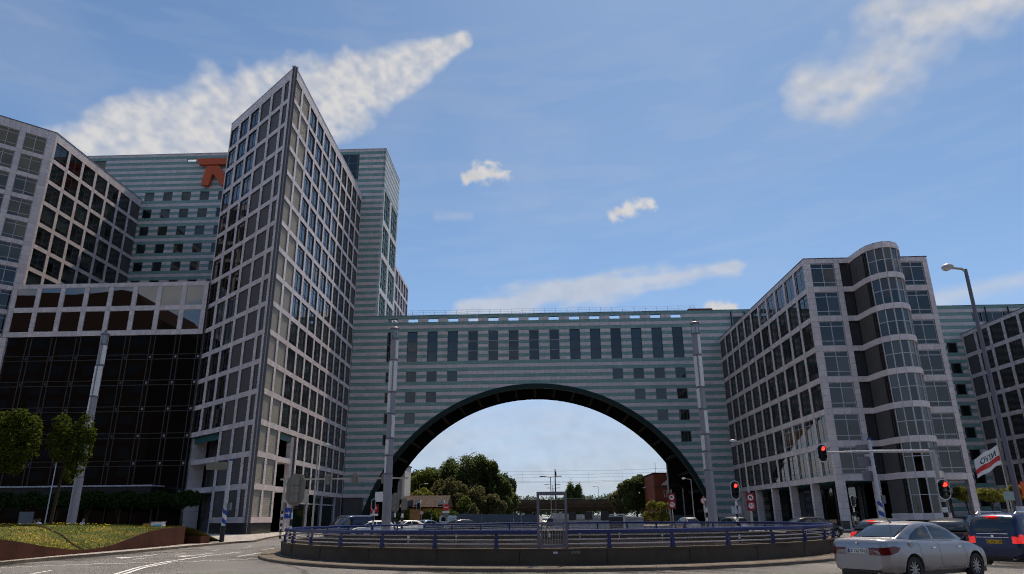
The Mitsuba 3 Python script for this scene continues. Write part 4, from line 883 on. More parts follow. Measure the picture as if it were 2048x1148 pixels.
for i, (x0, x1, z0, z1) in enumerate(((3.6, 4.5, 1.25, 2.2), (5.46, 6.36, 1.28, 2.18), (7.33, 8.25, 1.2, 2.25))):
    k = thing('lane_sign', ('left', 'middle', 'right')[i] + 'most black back of the three lane signs beyond the railing' if i != 1 else 'middle black back of the three lane signs beyond the railing', 'road sign'); F = Fr((0, 85), (1, 0), (0, -1))
    part(k, 'panel', MB().prism(sbox(x0 + .06, z0 + .06, x1 - .06, z1 - .06).buffer(.06), F, -.12, .03), 'black_paint'); part(k, 'post', MB().cyl(F.p((x0 + x1) / 2, -.06, 0), F.p((x0 + x1) / 2, -.06, z0 + .1), .05, n=6), 'metal_grey')
k = thing('service_frame', 'low dark cabinet with a pale frame right of the lane signs', 'cabinet'); F = Fr((0, 86), (1, 0), (0, -1)); part(k, 'body', MB().box(8.4, 10.0, -.5, 0, 0, 1.55, F), 'black_paint'); part(k, 'frame', MB().box(8.4, 10.2, -.1, .03, 1.75, 1.9, F).box(10.05, 10.2, -.09, .028, 0, 1.75, F), 'metal_pale')
def small_building(name, label, x0, x1, y0, y1, h, wallm, wins, glass='glass_dark', roof=None, cat='building'):
    k = thing(name, label, cat); F = Fr((0, y0), (1, 0), (0, -1)); part(k, 'wall', MB().box(x0, x1, y0, y1, 0, h), wallm)
    for a0, a1, z0, z1 in wins:
        w = part(k, 'window', MB().box(a0, a1, .0, .07, z0 - .05, z0 + .02, F).box(a0, a1, 0, .07, z1 - .02, z1 + .05, F).box(a0 - .05, a0 + .03, 0, .071, z0 - .05, z1 + .05, F).box(a1 - .03, a1 + .05, 0, .071, z0 - .05, z1 + .05, F), 'white_trim'); pane(w, F, a0, a1, z0, z1, .04, glass)
    part(k, 'roof', MB().box(x0 - .15, x1 + .15, y0 - .15, y1 + .15, h, h + .25), roof or 'metal_grey'); return k
bb = small_building('brick_building', 'dark red brick building behind the right leg of the arch', 24.3, 33, 150, 165, 9.9, 'brick', [(26.2 + .75 * q, 26.7 + .75 * q, 5.3, 6.5) for q in range(7)] + [(25.2 + 1.6 * q, 26.4 + 1.6 * q, 1.6, 3.4) for q in range(4)], roof='brick_dark')
part(bb, 'string_course', MB().box(24.2, 33.05, 149.85, 150, 7.2, 7.45), 'concrete'); part(bb, 'cornice', MB().box(24.15, 33.1, 149.8, 150, 4.6, 4.8), 'concrete'); part(bb, 'antenna', MB().cyl([25.6, 155, 10], [25.6, 155, 12.6], .04, n=5).box(25.2, 26.0, 154.97, 155.03, 11.2, 11.25), 'metal_grey'); part(bb, 'canopy', MB().prism(Polygon([(25.6, 7.6), (28, 7.6), (28, 8.9), (27.2, 8.9)]), Fr((0, 150), (1, 0), (0, -1)), 0, .8), 'metal_pale')
gb = thing('stair_block', 'grey glazed stair block beside the right leg of the arch', 'building'); F = Fr((0, 134.5), (1, 0), (0, -1)); part(gb, 'core', MB().box(24.5, 36, 134.7, 135.3, 0, 15), 'metal_grey')
for q in range(5): part(gb, 'mullion', MB().box(24.3 + 2.6 * q, 24.5 + 2.6 * q, -.3, .05, 0, 15, F), 'metal_pale')
for q in range(4):
    for r_ in range(5): pane(gb, F, 24.5 + 2.6 * q, 26.9 + 2.6 * q, 1.75 + 2.65 * r_, 4.3 + 2.65 * r_, -.15, 'glass_bay')
    part(gb, 'base_panel', MB().box(24.5 + 2.6 * q, 26.9 + 2.6 * q, -.2, 0, 0, 1.7, F), 'barrier')
wa = small_building('white_annex', 'narrow pale annex behind the left leg of the arch', -29, -24.8, 133.6, 140, 11, 'white_trim', [(-27.3, -26.0, 5.6, 8.0), (-26.9, -26.1, 2.6, 4.6), (-25.9, -25.2, 2.6, 5.0)], 'glass_blind')
hs = thing('brown_house', 'low house with dark brown roof and ochre awnings behind the shrubs', 'house'); F = Fr((0, 130), (1, 0), (0, -1)); part(hs, 'wall', MB().box(-24.5, -16.5, 130, 138, 0, 3.5), 'brick'); part(hs, 'roof', MB().prism(Polygon([(129.4, 3.5), (138.6, 3.5), (134, 5.6)]), Fr((0, 0), (0, 1), (1, 0)), -24.8, -16.2), 'roof_tile')
for a in (-23.9, -20.6, -18.6): part(hs, 'awning', MB().prism(Polygon([(128.8, 2.2), (130, 3.3), (130, 2.2)]), Fr((0, 0), (0, 1), (1, 0)), a, a + 1.7), 'ochre')
for a in (-22.1, -17.8): part(hs, 'dormer', MB().box(a, a + .9, 130.2, 132.5, 3.9, 4.7), 'white_trim')
part(hs, 'gable', MB().prism(Polygon([(-24.4, 3.55), (-22.4, 3.55), (-22.4, 4.8), (-23.6, 4.5)]), F, -.1, .3), 'barrier')
for i, (x0, x1, y) in enumerate(((-17.7, -16.2, 100), (-21.3, -20.6, 100))):
    k = thing('wooden_screen', ('brown wooden screen right of the middle light column', 'brown wooden screen left of the middle light column')[i], 'screen')
    for q in range(5): part(k, 'board', MB().box(x0 + (x1 - x0) * q / 5 + .01, x0 + (x1 - x0) * (q + 1) / 5 - .01, y, y + .06, 0, 2.75), 'wood')

# ------------------------------------------------------------------ street furniture
def UV(x, y): return Fr((x, y), (1, 0), (0, -1))
def bands(par, x, y, r, z0, z1, nb, dark='black_paint', light='white_paint', first_dark=True):
    for q in range(nb):
        part(par, 'band', MB().cyl([x, y, z0 + (z1 - z0) * q / nb], [x, y, z0 + (z1 - z0) * (q + 1) / nb], r, n=12, caps=q in (0, nb - 1)), dark if (q % 2 == 0) == first_dark else light)
def stadium(w, h): return LineString([(0, -(h - w) / 2), (0, (h - w) / 2)]).buffer(w / 2, 12)
def shift(p, a, z):
    from shapely import affinity
    return affinity.translate(p, a, z)
def disc_mesh(F, a, z, r, o0, o1, n=20): return MB().prism(Point(a, z).buffer(r, n // 4), F, o0, o1)
def signal_front(par, x, y, z, w, h, lit=True):
    """A three-lens signal with a white rimmed black board, facing -y."""
    F = UV(x, y); hd = part(par, 'signal_head', MB().prism(shift(stadium(w, h), 0, z), F, -.03, .0), 'black_paint')
    part(hd, 'rim', MB().prism(shift(stadium(w, h).difference(stadium(w - .09, h - .09)), 0, z), F, .0, .012), 'white_paint')
    part(hd, 'housing', MB().box(-w * .24, w * .24, .0, .16, z - h * .33, z + h * .33, F), 'black_paint')
    for q, dz in enumerate((.25, 0, -.25)):
        zz = z + dz * h * .9; r = w * .2
        ring_ = Point(0, zz).buffer(r * 1.12, 8).difference(Point(0, zz).buffer(r * .98, 8)).intersection(sbox(-9, zz - r * .3, 9, zz + 9))
        part(hd, 'hood', MB().prism(ring_, F, .16, .30), 'black_paint')
        if q == 0 and lit: part(hd, 'lens', disc_mesh(F, 0, zz, r * .95, .16, .175), 'lamp_red', emitter={'type': 'area', 'radiance': rgb(1.5, .035, .02)})
        else: part(hd, 'lens', disc_mesh(F, 0, zz, r * .95, .16, .175), 'glass_dark')
def signal_back(par, x, y, z, w, h):
    F = UV(x, y); hd = part(par, 'signal_back', MB().prism(shift(stadium(w, h), 0, z), F, -.03, .0), 'metal_sig')
    for q in range(3):
        zz = z + (q - 1) * h * .27; part(hd, 'housing', MB().cyl(F.p(0, .07, zz - h * .125), F.p(0, .07, zz + h * .125), w * .21, n=12), 'metal_sig')
def round_sign(par, x, y, z, r, kind, board=None):
    F = UV(x, y); s = part(par, 'sign', disc_mesh(F, 0, z, r, -.02, 0, 32), 'white_paint' if kind != 'noentry' else 'red_paint')
    if kind != 'noentry': part(s, 'border', MB().prism(Point(0, z).buffer(r, 12).difference(Point(0, z).buffer(r * .78, 12)), F, .0, .008), 'red_paint')
    else: part(s, 'bar', MB().box(-r * .7, r * .7, .0, .01, z - r * .14, z + r * .14, F), 'white_paint')
    if kind in ('70', '!'):
        tm = meshkit.text_mesh(kind, r * (.78 if kind == '70' else 1.0), .006, True); w = tm.bounds[1][0] + tm.bounds[0][0]; hh = tm.bounds[1][1] + tm.bounds[0][1]
        v = np.array(tm.vertices); part(s, 'numeral', trimesh.Trimesh(F.P(np.stack([v[:, 0] - w / 2, v[:, 2] + .001, v[:, 1] - hh / 2 + z], 1)), tm.faces[:, ::-1] if F.flip else tm.faces, process=False), 'black_paint')
    if kind == 'truck':
        part(s, 'truck_symbol', MB().box(-r * .42, r * .1, .001, .008, z - r * .1, z + r * .42, F).box(r * .13, r * .42, .001, .008, z - r * .1, z + r * .22, F).prism(Point(-r * .2, z - r * .22).buffer(r * .12), F, .001, .008).prism(Point(r * .24, z - r * .22).buffer(r * .12), F, .001, .008), 'black_paint')
    return s
def lamp_post(label, x, y, h, arm, r=.07, head=.55, stripes_=False, name='street_lamp', z0=0):
    k = thing(name, label, 'street lamp'); sg = 1 if arm > 0 else -1
    part(k, 'pole', MB().cyl([x, y, z0], [x, y, h], r * 1.3, r * .8, 10), 'metal_beige' if name != 'tall_street_lamp' else 'metal_grey')
    part(k, 'arm', MB().tube([(x, y, h - .1), (x + arm * .15, y, h + .02), (x + arm * .6, y, h + .08)], r * .6, 6), 'metal_beige')
    a0, a1 = x + arm * .5, x + arm
    prof = trimesh.creation.icosphere(2); v = np.array(prof.vertices); v[:, 2] = np.where(v[:, 2] < 0, v[:, 2] * .55, v[:, 2]); v = v * [abs(a1 - a0) / 2, head * .28, head * .20] + [(a0 + a1) / 2, y, h + .1]
    part(k, 'lamp_head', trimesh.Trimesh(v, prof.faces, process=False), 'metal_pale', True)
    v2 = np.array(prof.vertices) * [abs(a1 - a0) / 3, head * .2, head * .1] + [(a0 + a1) / 2 + sg * .05, y, h + .03]; part(k, 'lens', trimesh.Trimesh(v2, prof.faces, process=False), 'milky', True)
    return k
# three light columns
def arc_shell(x, y, r0, r1, a0, a1, z0, z1, n=8):
    t = np.linspace(math.radians(a0), math.radians(a1), n); v = []
    for rr_ in (r0, r1):
        for zz in (z0, z1): v += [(x + rr_ * math.cos(q), y + rr_ * math.sin(q), zz) for q in t]
    f = []
    for q in range(n - 1): f += [[2 * n + q, 2 * n + q + 1, 3 * n + q + 1, 3 * n + q], [q + 1, q, n + q, n + q + 1], [n + q, 3 * n + q, 3 * n + q + 1, n + q + 1], [q + 1, 2 * n + q + 1, 2 * n + q, q]]
    f += [[0, 2 * n, 3 * n, n], [n - 1, 2 * n - 1, 4 * n - 1, 3 * n - 1]]; return MB().add(v, f)
def light_column(label, x, y, H, rot):
    k = thing('light_column', label, 'light column'); s = H / 18.3
    part(k, 'shaft', MB().lathe([(.385, 0), (.375, .6), (.36, 5.3 * s), (.33, 5.35 * s), (.32, 17.2 * s), (.10, 17.25 * s), (.10, 18.1 * s)], (x, y, 0), 20), 'wall_column', 40)
    for z in (5.3, 6.85, 8.3, 10.45, 12.35, 15.25, 17.2): part(k, 'collar', MB().lathe([(.30, z * s - .06), (.375, z * s - .05), (.375, z * s + .05), (.30, z * s + .06)], (x, y, 0), 20), 'metal_grey', 40)
    for a0, a1, z0, z1 in ((170, 262, 12.45, 15.15), (285, 350, 12.45, 15.15), (180, 255, 10.55, 12.25), (300, 370, 15.35, 17.1), (290, 350, 8.4, 10.3), (180, 262, 6.95, 8.2), (165, 240, 5.4, 6.75)):
        part(k, 'light_panel', arc_shell(x, y, .325, .372, a0 + rot, a1 + rot, z0 * s, z1 * s), 'milky', 40)
    part(k, 'lantern_glass', MB().lathe([(.34, 17.3 * s), (.34, 18.15 * s)], (x, y, 0), 20), 'lantern_glass', True)
    for q in range(8): part(k, 'lantern_bar', MB().cyl([x + .34 * math.cos(q * .785), y + .34 * math.sin(q * .785), 17.25 * s], [x + .34 * math.cos(q * .785), y + .34 * math.sin(q * .785), 18.2 * s], .02, n=5), 'metal_grey')
    part(k, 'cap', MB().lathe([(.0, 18.15 * s), (.40, 18.16 * s), (.40, 18.24 * s), (.12, 18.42 * s), (.10, 18.6 * s), (.0, 18.62 * s)], (x, y, 0), 20), 'metal_grey', 40)
light_column('tall grey light column with white panels behind the grass mound', -40.5, 62, 18.5, 0)
light_column('tall grey light column with white panels at the left foot of the arch', -12.55, 60, 18.0, 5)
light_column('tall grey light column with white panels at the right foot of the arch', 14.3, 60, 18.0, -20)
# left signal on the ring rim
S = thing('signal_post', 'traffic signal seen from behind on a black and white post at the ring kerb', 'traffic light'); x, y = -12.38, 36.2
bands(S, x, y, .065, .1, 2.0, 6); part(S, 'pole', MB().cyl([x, y, 2.0], [x, y, 3.9], .05, n=10), 'metal_sig'); signal_back(S, x + .12, y - .08, 3.1, .95, 1.55)
part(S, 'foot', MB().cyl([x, y, .12], [x, y, .17], .13, n=10), 'black_paint')
ds = part(S, 'direction_sign', MB().box(-.34, .0, .07, .09, 1.72, 2.22, UV(x, y)), 'blue_paint'); part(ds, 'arrow', MB().box(-.28, -.12, .091, .097, 1.94, 2.0, UV(x, y)).prism(Polygon([(-.14, 1.84), (-.06, 1.97), (-.14, 2.10)]), UV(x, y), .091, .097), 'white_paint')
# signal gantry
S = thing('signal_gantry', 'beige signal gantry spanning the lanes with three signals hanging from it', 'signal gantry')
part(S, 'beam', MB().box(-23.9, -11.9, 65.93, 66.07, 5.13, 5.27), 'metal_beige'); part(S, 'post', MB().cyl([-23.45, 66, 2.4], [-23.45, 66, 5.13], .09, n=10), 'metal_beige'); part(S, 'post', MB().cyl([-12.35, 66, 2.4], [-12.35, 66, 5.13], .11, n=10), 'metal_beige')
bands(S, -23.45, 66, .10, 0, 2.4, 9); bands(S, -12.35, 66, .12, 0, 2.4, 7)
for x in (-21.9, -19.35, -16.86, -14.1): signal_back(S, x, 65.8, 5.15, .62, 1.0)
signal_back(S, -12.15, 65.8, 2.9, .55, 1.1); signal_back(S, -23.2, 65.8, 2.75, .4, .9)
part(S, 'cabinet_sign', MB().box(-21.85, -20.75, .1, .16, 3.05, 4.25, UV(0, 65)), 'metal_beige')
for lb, a in (('street lamp in front of the shop windows of the sharp cornered tower', (-20.27, 65, 8.1, 1.1)), ('street lamp left of the bay fronted block, carrying two round signs', (18.85, 65, 8.0, -1.2)), ('street lamp under the arch beside the yellowish tree', (-23.0, 140, 7.9, 1.7)), ('street lamp under the arch behind the no entry sign', (-19.4, 165, 8.0, 1.7)), ('street lamp in front of the brick building', (25.3, 160, 7.5, -1.7)), ('street lamp at the inner side of the right arch leg', (21.3, 100, 6.4, -1.3)), ('small street lamp above the viaduct, left of the broad tree', (17.3, 205, 9.6, -1.5))): lamp_post(lb, *a)
k = lamp_post('tall grey street lamp near the right edge', 18.18, 28, 11.4, -.95, .085, .8, name='tall_street_lamp'); bands(k, 18.18, 28, .125, 0, 1.9, 6)
for lb, x, y, h, w in (('double armed street lamp just left of the dark wire mast', 2.46, 130, 8.5, 2.0), ('second double armed street lamp, farther down the road', 4.05, 190, 9.6, 2.1), ('farthest double armed street lamp, beyond the viaduct', 5.3, 235, 10.4, 2.2)):
    k = thing('double_street_lamp', lb, 'street lamp'); part(k, 'pole', MB().cyl([x, y, 0], [x, y, h], .1, .07, 8), 'metal_beige')
    for s in (-1, 1): part(k, 'arm', MB().tube([(x, y, h - .05), (x + s * w * .5, y, h + .05)], .05, 5), 'metal_beige'); part(k, 'lamp_head', MB().box(x + s * w * .45 if s > 0 else x - w, x + w if s > 0 else x - w * .45, y - .15, y + .15, h, h + .16), 'metal_pale')
# far signals and signs
def small_signal(label, x, y, zc, h, back=False, sign=None):
    S = thing('signal_post', label, 'traffic light'); bands(S, x, y, .07, 0, zc - h / 2 - .05, 6); part(S, 'pole', MB().cyl([x, y, zc - h / 2 - .05], [x, y, zc + h * .4], .05, n=8), 'black_paint')
    (signal_back if back else (lambda p, a, b, c_, d, e: signal_front(p, a, b, c_, d, e, False)))(S, x, y - .12, zc, h * .42, h)
    if sign: round_sign(S, x + .5, y - .1, zc - h * .35, .3, sign)
    return S
S = thing('signal_post', 'red lit traffic signal with white outline behind the ring, left of the two round signs', 'traffic light'); x, y = 12.75, 47
bands(S, x, y, .07, .0, 2.5, 10); part(S, 'pole', MB().cyl([x, y, 2.5], [x, y, 3.0], .06, n=10), 'metal_beige'); signal_front(S, x, y - .15, 3.2, .58, 1.18); part(S, 'control_box', MB().box(-.32, -.02, -.02, .15, 1.75, 2.2, UV(x, y)).box(.08, .26, -.02, .15, 1.75, 2.2, UV(x, y)), 'metal_pale')
small_signal('dark traffic signal under the arch left of the small round sign', -17.3, 105, 3.15, 1.35, False)
small_signal('traffic signal seen from behind, right of the middle light column', -11.55, 58.6, 2.9, 1.5, True)
small_signal('small dark traffic signal in front of the middle light column', -13.3, 58.5, 2.75, .9, False)
small_signal('dark traffic signal at the colonnade, right of the ring', 27.0, 63, 2.7, .95, False)
small_signal('pale traffic signal left of the right light column', 13.35, 58, 2.55, .5, True)
small_signal('thin black and white post right of the first arch signal', -15.4, 105, 2.0, .4, True)
def sign_post(name, label, x, y, h, cat='road sign'):
    k = thing(name, label, cat); part(k, 'pole', MB().cyl([x, y, 0], [x, y, h], .045, n=8), 'metal_beige'); return k
k = sign_post('sign_post', 'red no entry sign with white plates left of the middle light column', -16.95, 75, 4.3); part(k, 'panel', MB().box(-.45, .42, .0, .04, 2.2, 3.05, UV(-16.95, 74.9)), 'maroon'); round_sign(k, -16.95, 74.82, 2.65, .38, 'noentry'); part(k, 'plate', MB().box(-.4, .42, .05, .07, 1.9, 2.12, UV(-16.95, 74.9)), 'white_paint'); part(k, 'upper_plate', MB().box(.02, .82, .05, .07, 3.3, 4.3, UV(-16.95, 74.9)), 'white_paint')
k = sign_post('sign_post', 'red no entry sign in front of the white van under the arch', -12.0, 95, 4.0); round_sign(k, -12.0, 94.8, 2.95, .42, 'noentry'); part(k, 'plate', MB().box(-.45, .45, .05, .07, 2.25, 2.5, UV(-12, 94.9)), 'white_paint'); part(k, 'lower_plate', disc_mesh(UV(-12, 94.9), 0, 2.0, .4, .05, .06), 'metal_grey')
for lb, x, y, z in (('two round signs on a maroon panel before the right leg of the arch', 13.27, 72, 3.03), ('two round signs on a maroon panel on the street lamp left of the bay block', 18.35, 63, 2.74)):
    k = sign_post('sign_post', lb, x, y, 4.1); part(k, 'panel', MB().box(-.36, .36, .0, .03, z - .75, z + .75, UV(x, y - .05)), 'maroon'); round_sign(k, x, y - .11, z + .34, .30, 'truck'); round_sign(k, x, y - .11, z - .34, .30, '70')
k = sign_post('sign_post', 'round sign over a blank white board left of the right light column', 18.0, 79, 3.6); round_sign(k, 18.0, 78.9, 3.15, .36, '!'); part(k, 'board', MB().box(-.1, 1.1, .0, .04, 1.95, 2.75, UV(18.0, 78.9)), 'metal_pale')
k = sign_post('sign_post', 'small round sign beside the dark signal under the arch', -16.75, 104.6, 2.6); round_sign(k, -16.75, 104.5, 2.35, .3, '!')
# direction sign masts with the blue and white spiral foot
def spiral_mast(label, x, y, h, boards):
    k = thing('direction_mast', label, 'direction sign'); part(k, 'pole', MB().cyl([x, y, 2.5], [x, y, h], .14, .115, 12), 'metal_pale'); part(k, 'cap', MB().cyl([x, y, h], [x, y, h + .14], .12, n=10), 'blue_paint'); part(k, 'foot', MB().cyl([x, y, 0], [x, y, 1.25], .17, n=12), 'black_paint')
    n, m = 20, 26; zs = np.linspace(1.25, 2.5, m + 1); W_, B_ = MB(), MB()
    for r in range(m):
        for q in range(n):
            t0, t1 = 2 * np.pi * q / n, 2 * np.pi * (q + 1) / n; v = [(x + .155 * math.cos(t), y + .155 * math.sin(t), z) for t, z in ((t0, zs[r] + .30 * q / n * 0), (t1, zs[r]), (t1, zs[r + 1]), (t0, zs[r + 1]))]
            ((B_ if ((q / n + r / m * 1.9) % 1.0) < .5 else W_)).add(v, np.array([[0, 1, 2, 3]]))
    part(k, 'white_spiral', W_, 'white_paint'); part(k, 'blue_spiral', B_, 'blue_paint')
    for a0, a1, z0, z1, dk in boards: bd = part(k, 'board', MB().prism(Polygon([(a0, z0 + .05), (a0 + .08, z0), (a1, z0 + .02), (a1, z1), (a0 + .08, z1 - .03), (a0, z1 - .08)]), UV(x, y), -.26, -.18), dk); part(bd, 'bracket', MB().box(a1 - .12, .05, -.18, -.1, (z0 + z1) / 2 - .04, (z0 + z1) / 2 + .04, UV(x, y)), 'metal_grey')
    part(k, 'small_box', MB().box(.15, .42, -.1, .1, 2.35, 2.9, UV(x, y)), 'metal_grey'); return k
spiral_mast('pale sign mast with blue and white spiral foot at the rusty wall', -23.4, 53.6, 5.95, [(-1.95, -.05, 5.32, 5.9, 'metal_sig')])
spiral_mast('pale sign mast with blue and white spiral foot and three boards before the bay block', 24.15, 52, 6.75, [(-.95, -.05, 5.75, 6.45, 'metal_grey'), (-.95, -.05, 4.9, 5.6, 'metal_grey'), (-.75, -.05, 3.9, 4.6, 'metal_grey')])
# right signal mast with long arm
S = thing('signal_mast', 'signal mast with a long horizontal arm and two red lit signals on the right', 'traffic light'); x, y = 20.34, 37
part(S, 'pole', MB().cyl([x, y, 2.0], [x - .02, y, 4.78], .10, .085, 12), 'metal_beige'); part(S, 'arm', MB().cyl([x, y, 4.70], [17.2, y, 4.72], .075, n=10), 'metal_pale'); part(S, 'arm_tip', MB().cyl([17.2, y, 4.72], [14.5, y, 4.70], .05, n=10), 'metal_pale')
bands(S, x, y, .115, .0, 2.2, 9, first_dark=True); signal_front(S, x, y - .25, 2.80, .62, 1.02); signal_front(S, 14.63, y - .2, 4.65, .52, .92); part(S, 'lamp_bracket', MB().box(x - .25, x + .25, y - .05, y + .05, 4.74, 4.86), 'metal_grey')
# flag
k = thing('flag', 'white flag with a red band and dark lettering flying from a pole on the right', 'flag')
part(k, 'pole', MB().cyl([38.3, 60, 0], [38.3, 60, 7.4], .06, .04, 10), 'metal_beige'); part(k, 'finial', MB().cyl([38.3, 60, 7.4], [38.3, 60, 7.5], .07, n=8), 'metal_pale')
def flag_pt(u, v, o=0):   # u from the pole, v from the bottom; hangs and ripples in the wind
    return np.stack([38.3 - 2.1 * u, 60 + .22 * np.sin(u * 7) * u + o, 5.42 + 1.55 * v - .80 * u - .30 * u * u - .35 * u * (1 - v) * 0 + .06 * np.sin(u * 9 + v * 2)], -1)
def flag_patch(v0, v1, o, th=.01):
    U, V = np.meshgrid(np.linspace(0, 1, 30), np.linspace(v0, v1, 6), indexing='ij'); b = MB(); i, j = np.meshgrid(np.arange(29), np.arange(5), indexing='ij'); f = np.stack([i * 6 + j, (i + 1) * 6 + j, (i + 1) * 6 + j + 1, i * 6 + j + 1], -1).reshape(-1, 4)
    return b.add(flag_pt(U.ravel(), V.ravel(), o), f)
part(k, 'cloth', flag_patch(0, 1, 0), 'white_paint', True); part(k, 'red_band', flag_patch(.2, .45, -.006), 'red_paint', True); part(k, 'rear_red_band', flag_patch(.2, .45, .006), 'red_paint', True)
tm = meshkit.text_mesh('NIVO', .42, .004, True).subdivide(); v = np.array(tm.vertices); part(k, 'lettering', trimesh.Trimesh(flag_pt(.12 + v[:, 0] / 2.1, .52 + v[:, 1] / 1.55, -.008 - v[:, 2]), tm.faces, process=False), 'black_paint')
k = thing('orange_sign', 'orange red road sign with black symbols at the right edge', 'road sign'); F = UV(18.25, 27.8); part(k, 'board', MB().box(.0, .72, .0, .03, 2.15, 2.78, F), 'sign_orange'); part(k, 'symbol', MB().prism(Polygon([(.36, 2.72), (.48, 2.58), (.42, 2.58), (.42, 2.50), (.30, 2.50), (.30, 2.58), (.24, 2.58)]), F, .031, .036).box(.28, .44, .031, .036, 2.24, 2.40, F), 'black_paint')
k = sign_post('street_sign', 'pale green grey board behind the flag pole foot', 21.75, 34.3, 2.6, 'sign'); part(k, 'board', MB().box(-.12, .42, .0, .03, 2.2, 2.6, UV(21.7, 34.2)), 'green_grey')
k = thing('utility_cabinet', 'white utility cabinet with a bright blue poster behind the rusty wall', 'cabinet'); part(k, 'body', MB().box(-31.6, -30.7, 58.6, 59.2, .1, 1.55), 'white_trim'); part(k, 'poster', MB().box(-31.42, -30.72, 58.57, 58.6, .6, 1.36), 'cyan_paint'); part(k, 'roof', MB().box(-31.65, -30.65, 58.55, 59.25, 1.55, 1.6), 'metal_grey')
k = thing('litter_bin', 'dull yellow brown bin left of the utility cabinet', 'bin'); part(k, 'body', MB().box(-32.6, -31.7, 59.2, 59.9, .1, 1.45), 'wood'); part(k, 'label_plate', MB().box(-32.4, -31.9, 59.17, 59.2, .9, 1.2), 'ochre')
k = thing('notice_board', 'pale notice board standing under the hall canopy', 'notice board'); part(k, 'panel', MB().box(-51.1, -49.7, 70, 70.12, .9, 2.6), 'metal_grey'); part(k, 'header', MB().box(-51.1, -49.7, 69.97, 70.0, 2.0, 2.6), 'barrier'); part(k, 'leg', MB().box(-51.0, -50.9, 70, 70.1, .1, .9), 'metal_grey'); part(k, 'leg', MB().box(-49.9, -49.8, 70, 70.1, .1, .9), 'metal_grey')
k = thing('flag_pole', 'bare thin pale pole left of the lone mound tree', 'pole'); put(k, MB().cyl([-45.6, 66, 0], [-45.6, 66, 6.9], .06, .04, 8), 'metal_pale')

# ------------------------------------------------------------------ people
def person(label, x, y, z, yaw, top, legs, step=.25):
    k = thing('person', label, 'person'); M_ = rotz(yaw, (x, y, z))
    J = dict(hip=(0, 0, .95, .15), waist=(.01, 0, 1.12, .14), chest=(.03, 0, 1.34, .17), neck=(.03, 0, 1.5, .06), head=(.06, 0, 1.63, .10), crown=(.05, 0, 1.69, .10), shl=(.03, .19, 1.42, .065), shr=(.03, -.19, 1.42, .065), ell=(-.06, .24, 1.15, .045), elr=(.0, -.24, 1.15, .045), hal=(.08, .23, .93, .035), har=(.18, -.22, .98, .035), hl=(0, .09, .92, .1), hr=(0, -.09, .92, .1), kl=(step * .6, .09, .50, .065), kr=(-step * .3, -.09, .50, .065), al=(step, .09, .09, .045), ar=(-step, -.09, .11, .045), tl=(step + .16, .09, .05, .04), tr=(-step + .15, -.09, .05, .04))
    def bones(pairs):
        P = []
        for a, b_ in pairs:
            pts = []
            for q in (a, b_):
                s_ = trimesh.creation.icosphere(1, J[q][3]).vertices + np.array(J[q][:3]); pts.append(s_)
            hh = trimesh.convex.convex_hull(np.vstack(pts)); P.append(m3.Manifold(m3.Mesh(vert_properties=np.asarray(hh.vertices, np.float32), tri_verts=np.asarray(hh.faces, np.uint32))))
        u = P[0]
        for q in P[1:]: u = u + q
        mm = u.refine_to_length(.04).to_mesh(); t = trimesh.Trimesh(mm.vert_properties[:, :3], mm.tri_verts); trimesh.smoothing.filter_taubin(t, iterations=8); t.apply_transform(M_); return t
    part(k, 'body', bones([('hip', 'waist'), ('waist', 'chest'), ('chest', 'neck'), ('neck', 'head'), ('head', 'crown'), ('chest', 'shl'), ('chest', 'shr'), ('shl', 'ell'), ('shr', 'elr'), ('ell', 'hal'), ('elr', 'har'), ('hip', 'hl'), ('hip', 'hr'), ('hl', 'kl'), ('hr', 'kr'), ('kl', 'al'), ('kr', 'ar'), ('al', 'tl'), ('ar', 'tr')]), two(prin((.42, .26, .19), .6)), True)
    for q in list(J): J[q] = (J[q][0], J[q][1], J[q][2], J[q][3] + .018)
    part(k, 'shirt', bones([('hip', 'waist'), ('waist', 'chest'), ('chest', 'shl'), ('chest', 'shr'), ('shl', 'ell'), ('shr', 'elr')]), two(prin(top, .8)), True); part(k, 'trousers', bones([('hip', 'hl'), ('hip', 'hr'), ('hl', 'kl'), ('hr', 'kr'), ('kl', 'al'), ('kr', 'ar')]), two(prin(legs, .8)), True)
    J['crown'] = (.03, 0, 1.71, .105); J['nape'] = (-.01, 0, 1.62, .085); part(k, 'hair', bones([('crown', 'nape')]), 'bark', True)
person('person in a pale blue shirt walking behind the mound, beside the notice board', -38.8, 55.5, .12, math.pi, (.35, .42, .62), (.05, .05, .08)); person('person in a blue shirt walking right of the left light column', -41.1, 64.5, .12, 0.2, (.28, .36, .66), (.04, .04, .05)); person('person in dark clothes walking beside the one in the pale blue shirt', -39.6, 56.2, .12, math.pi, (.04, .04, .05), (.04, .04, .05), .18)

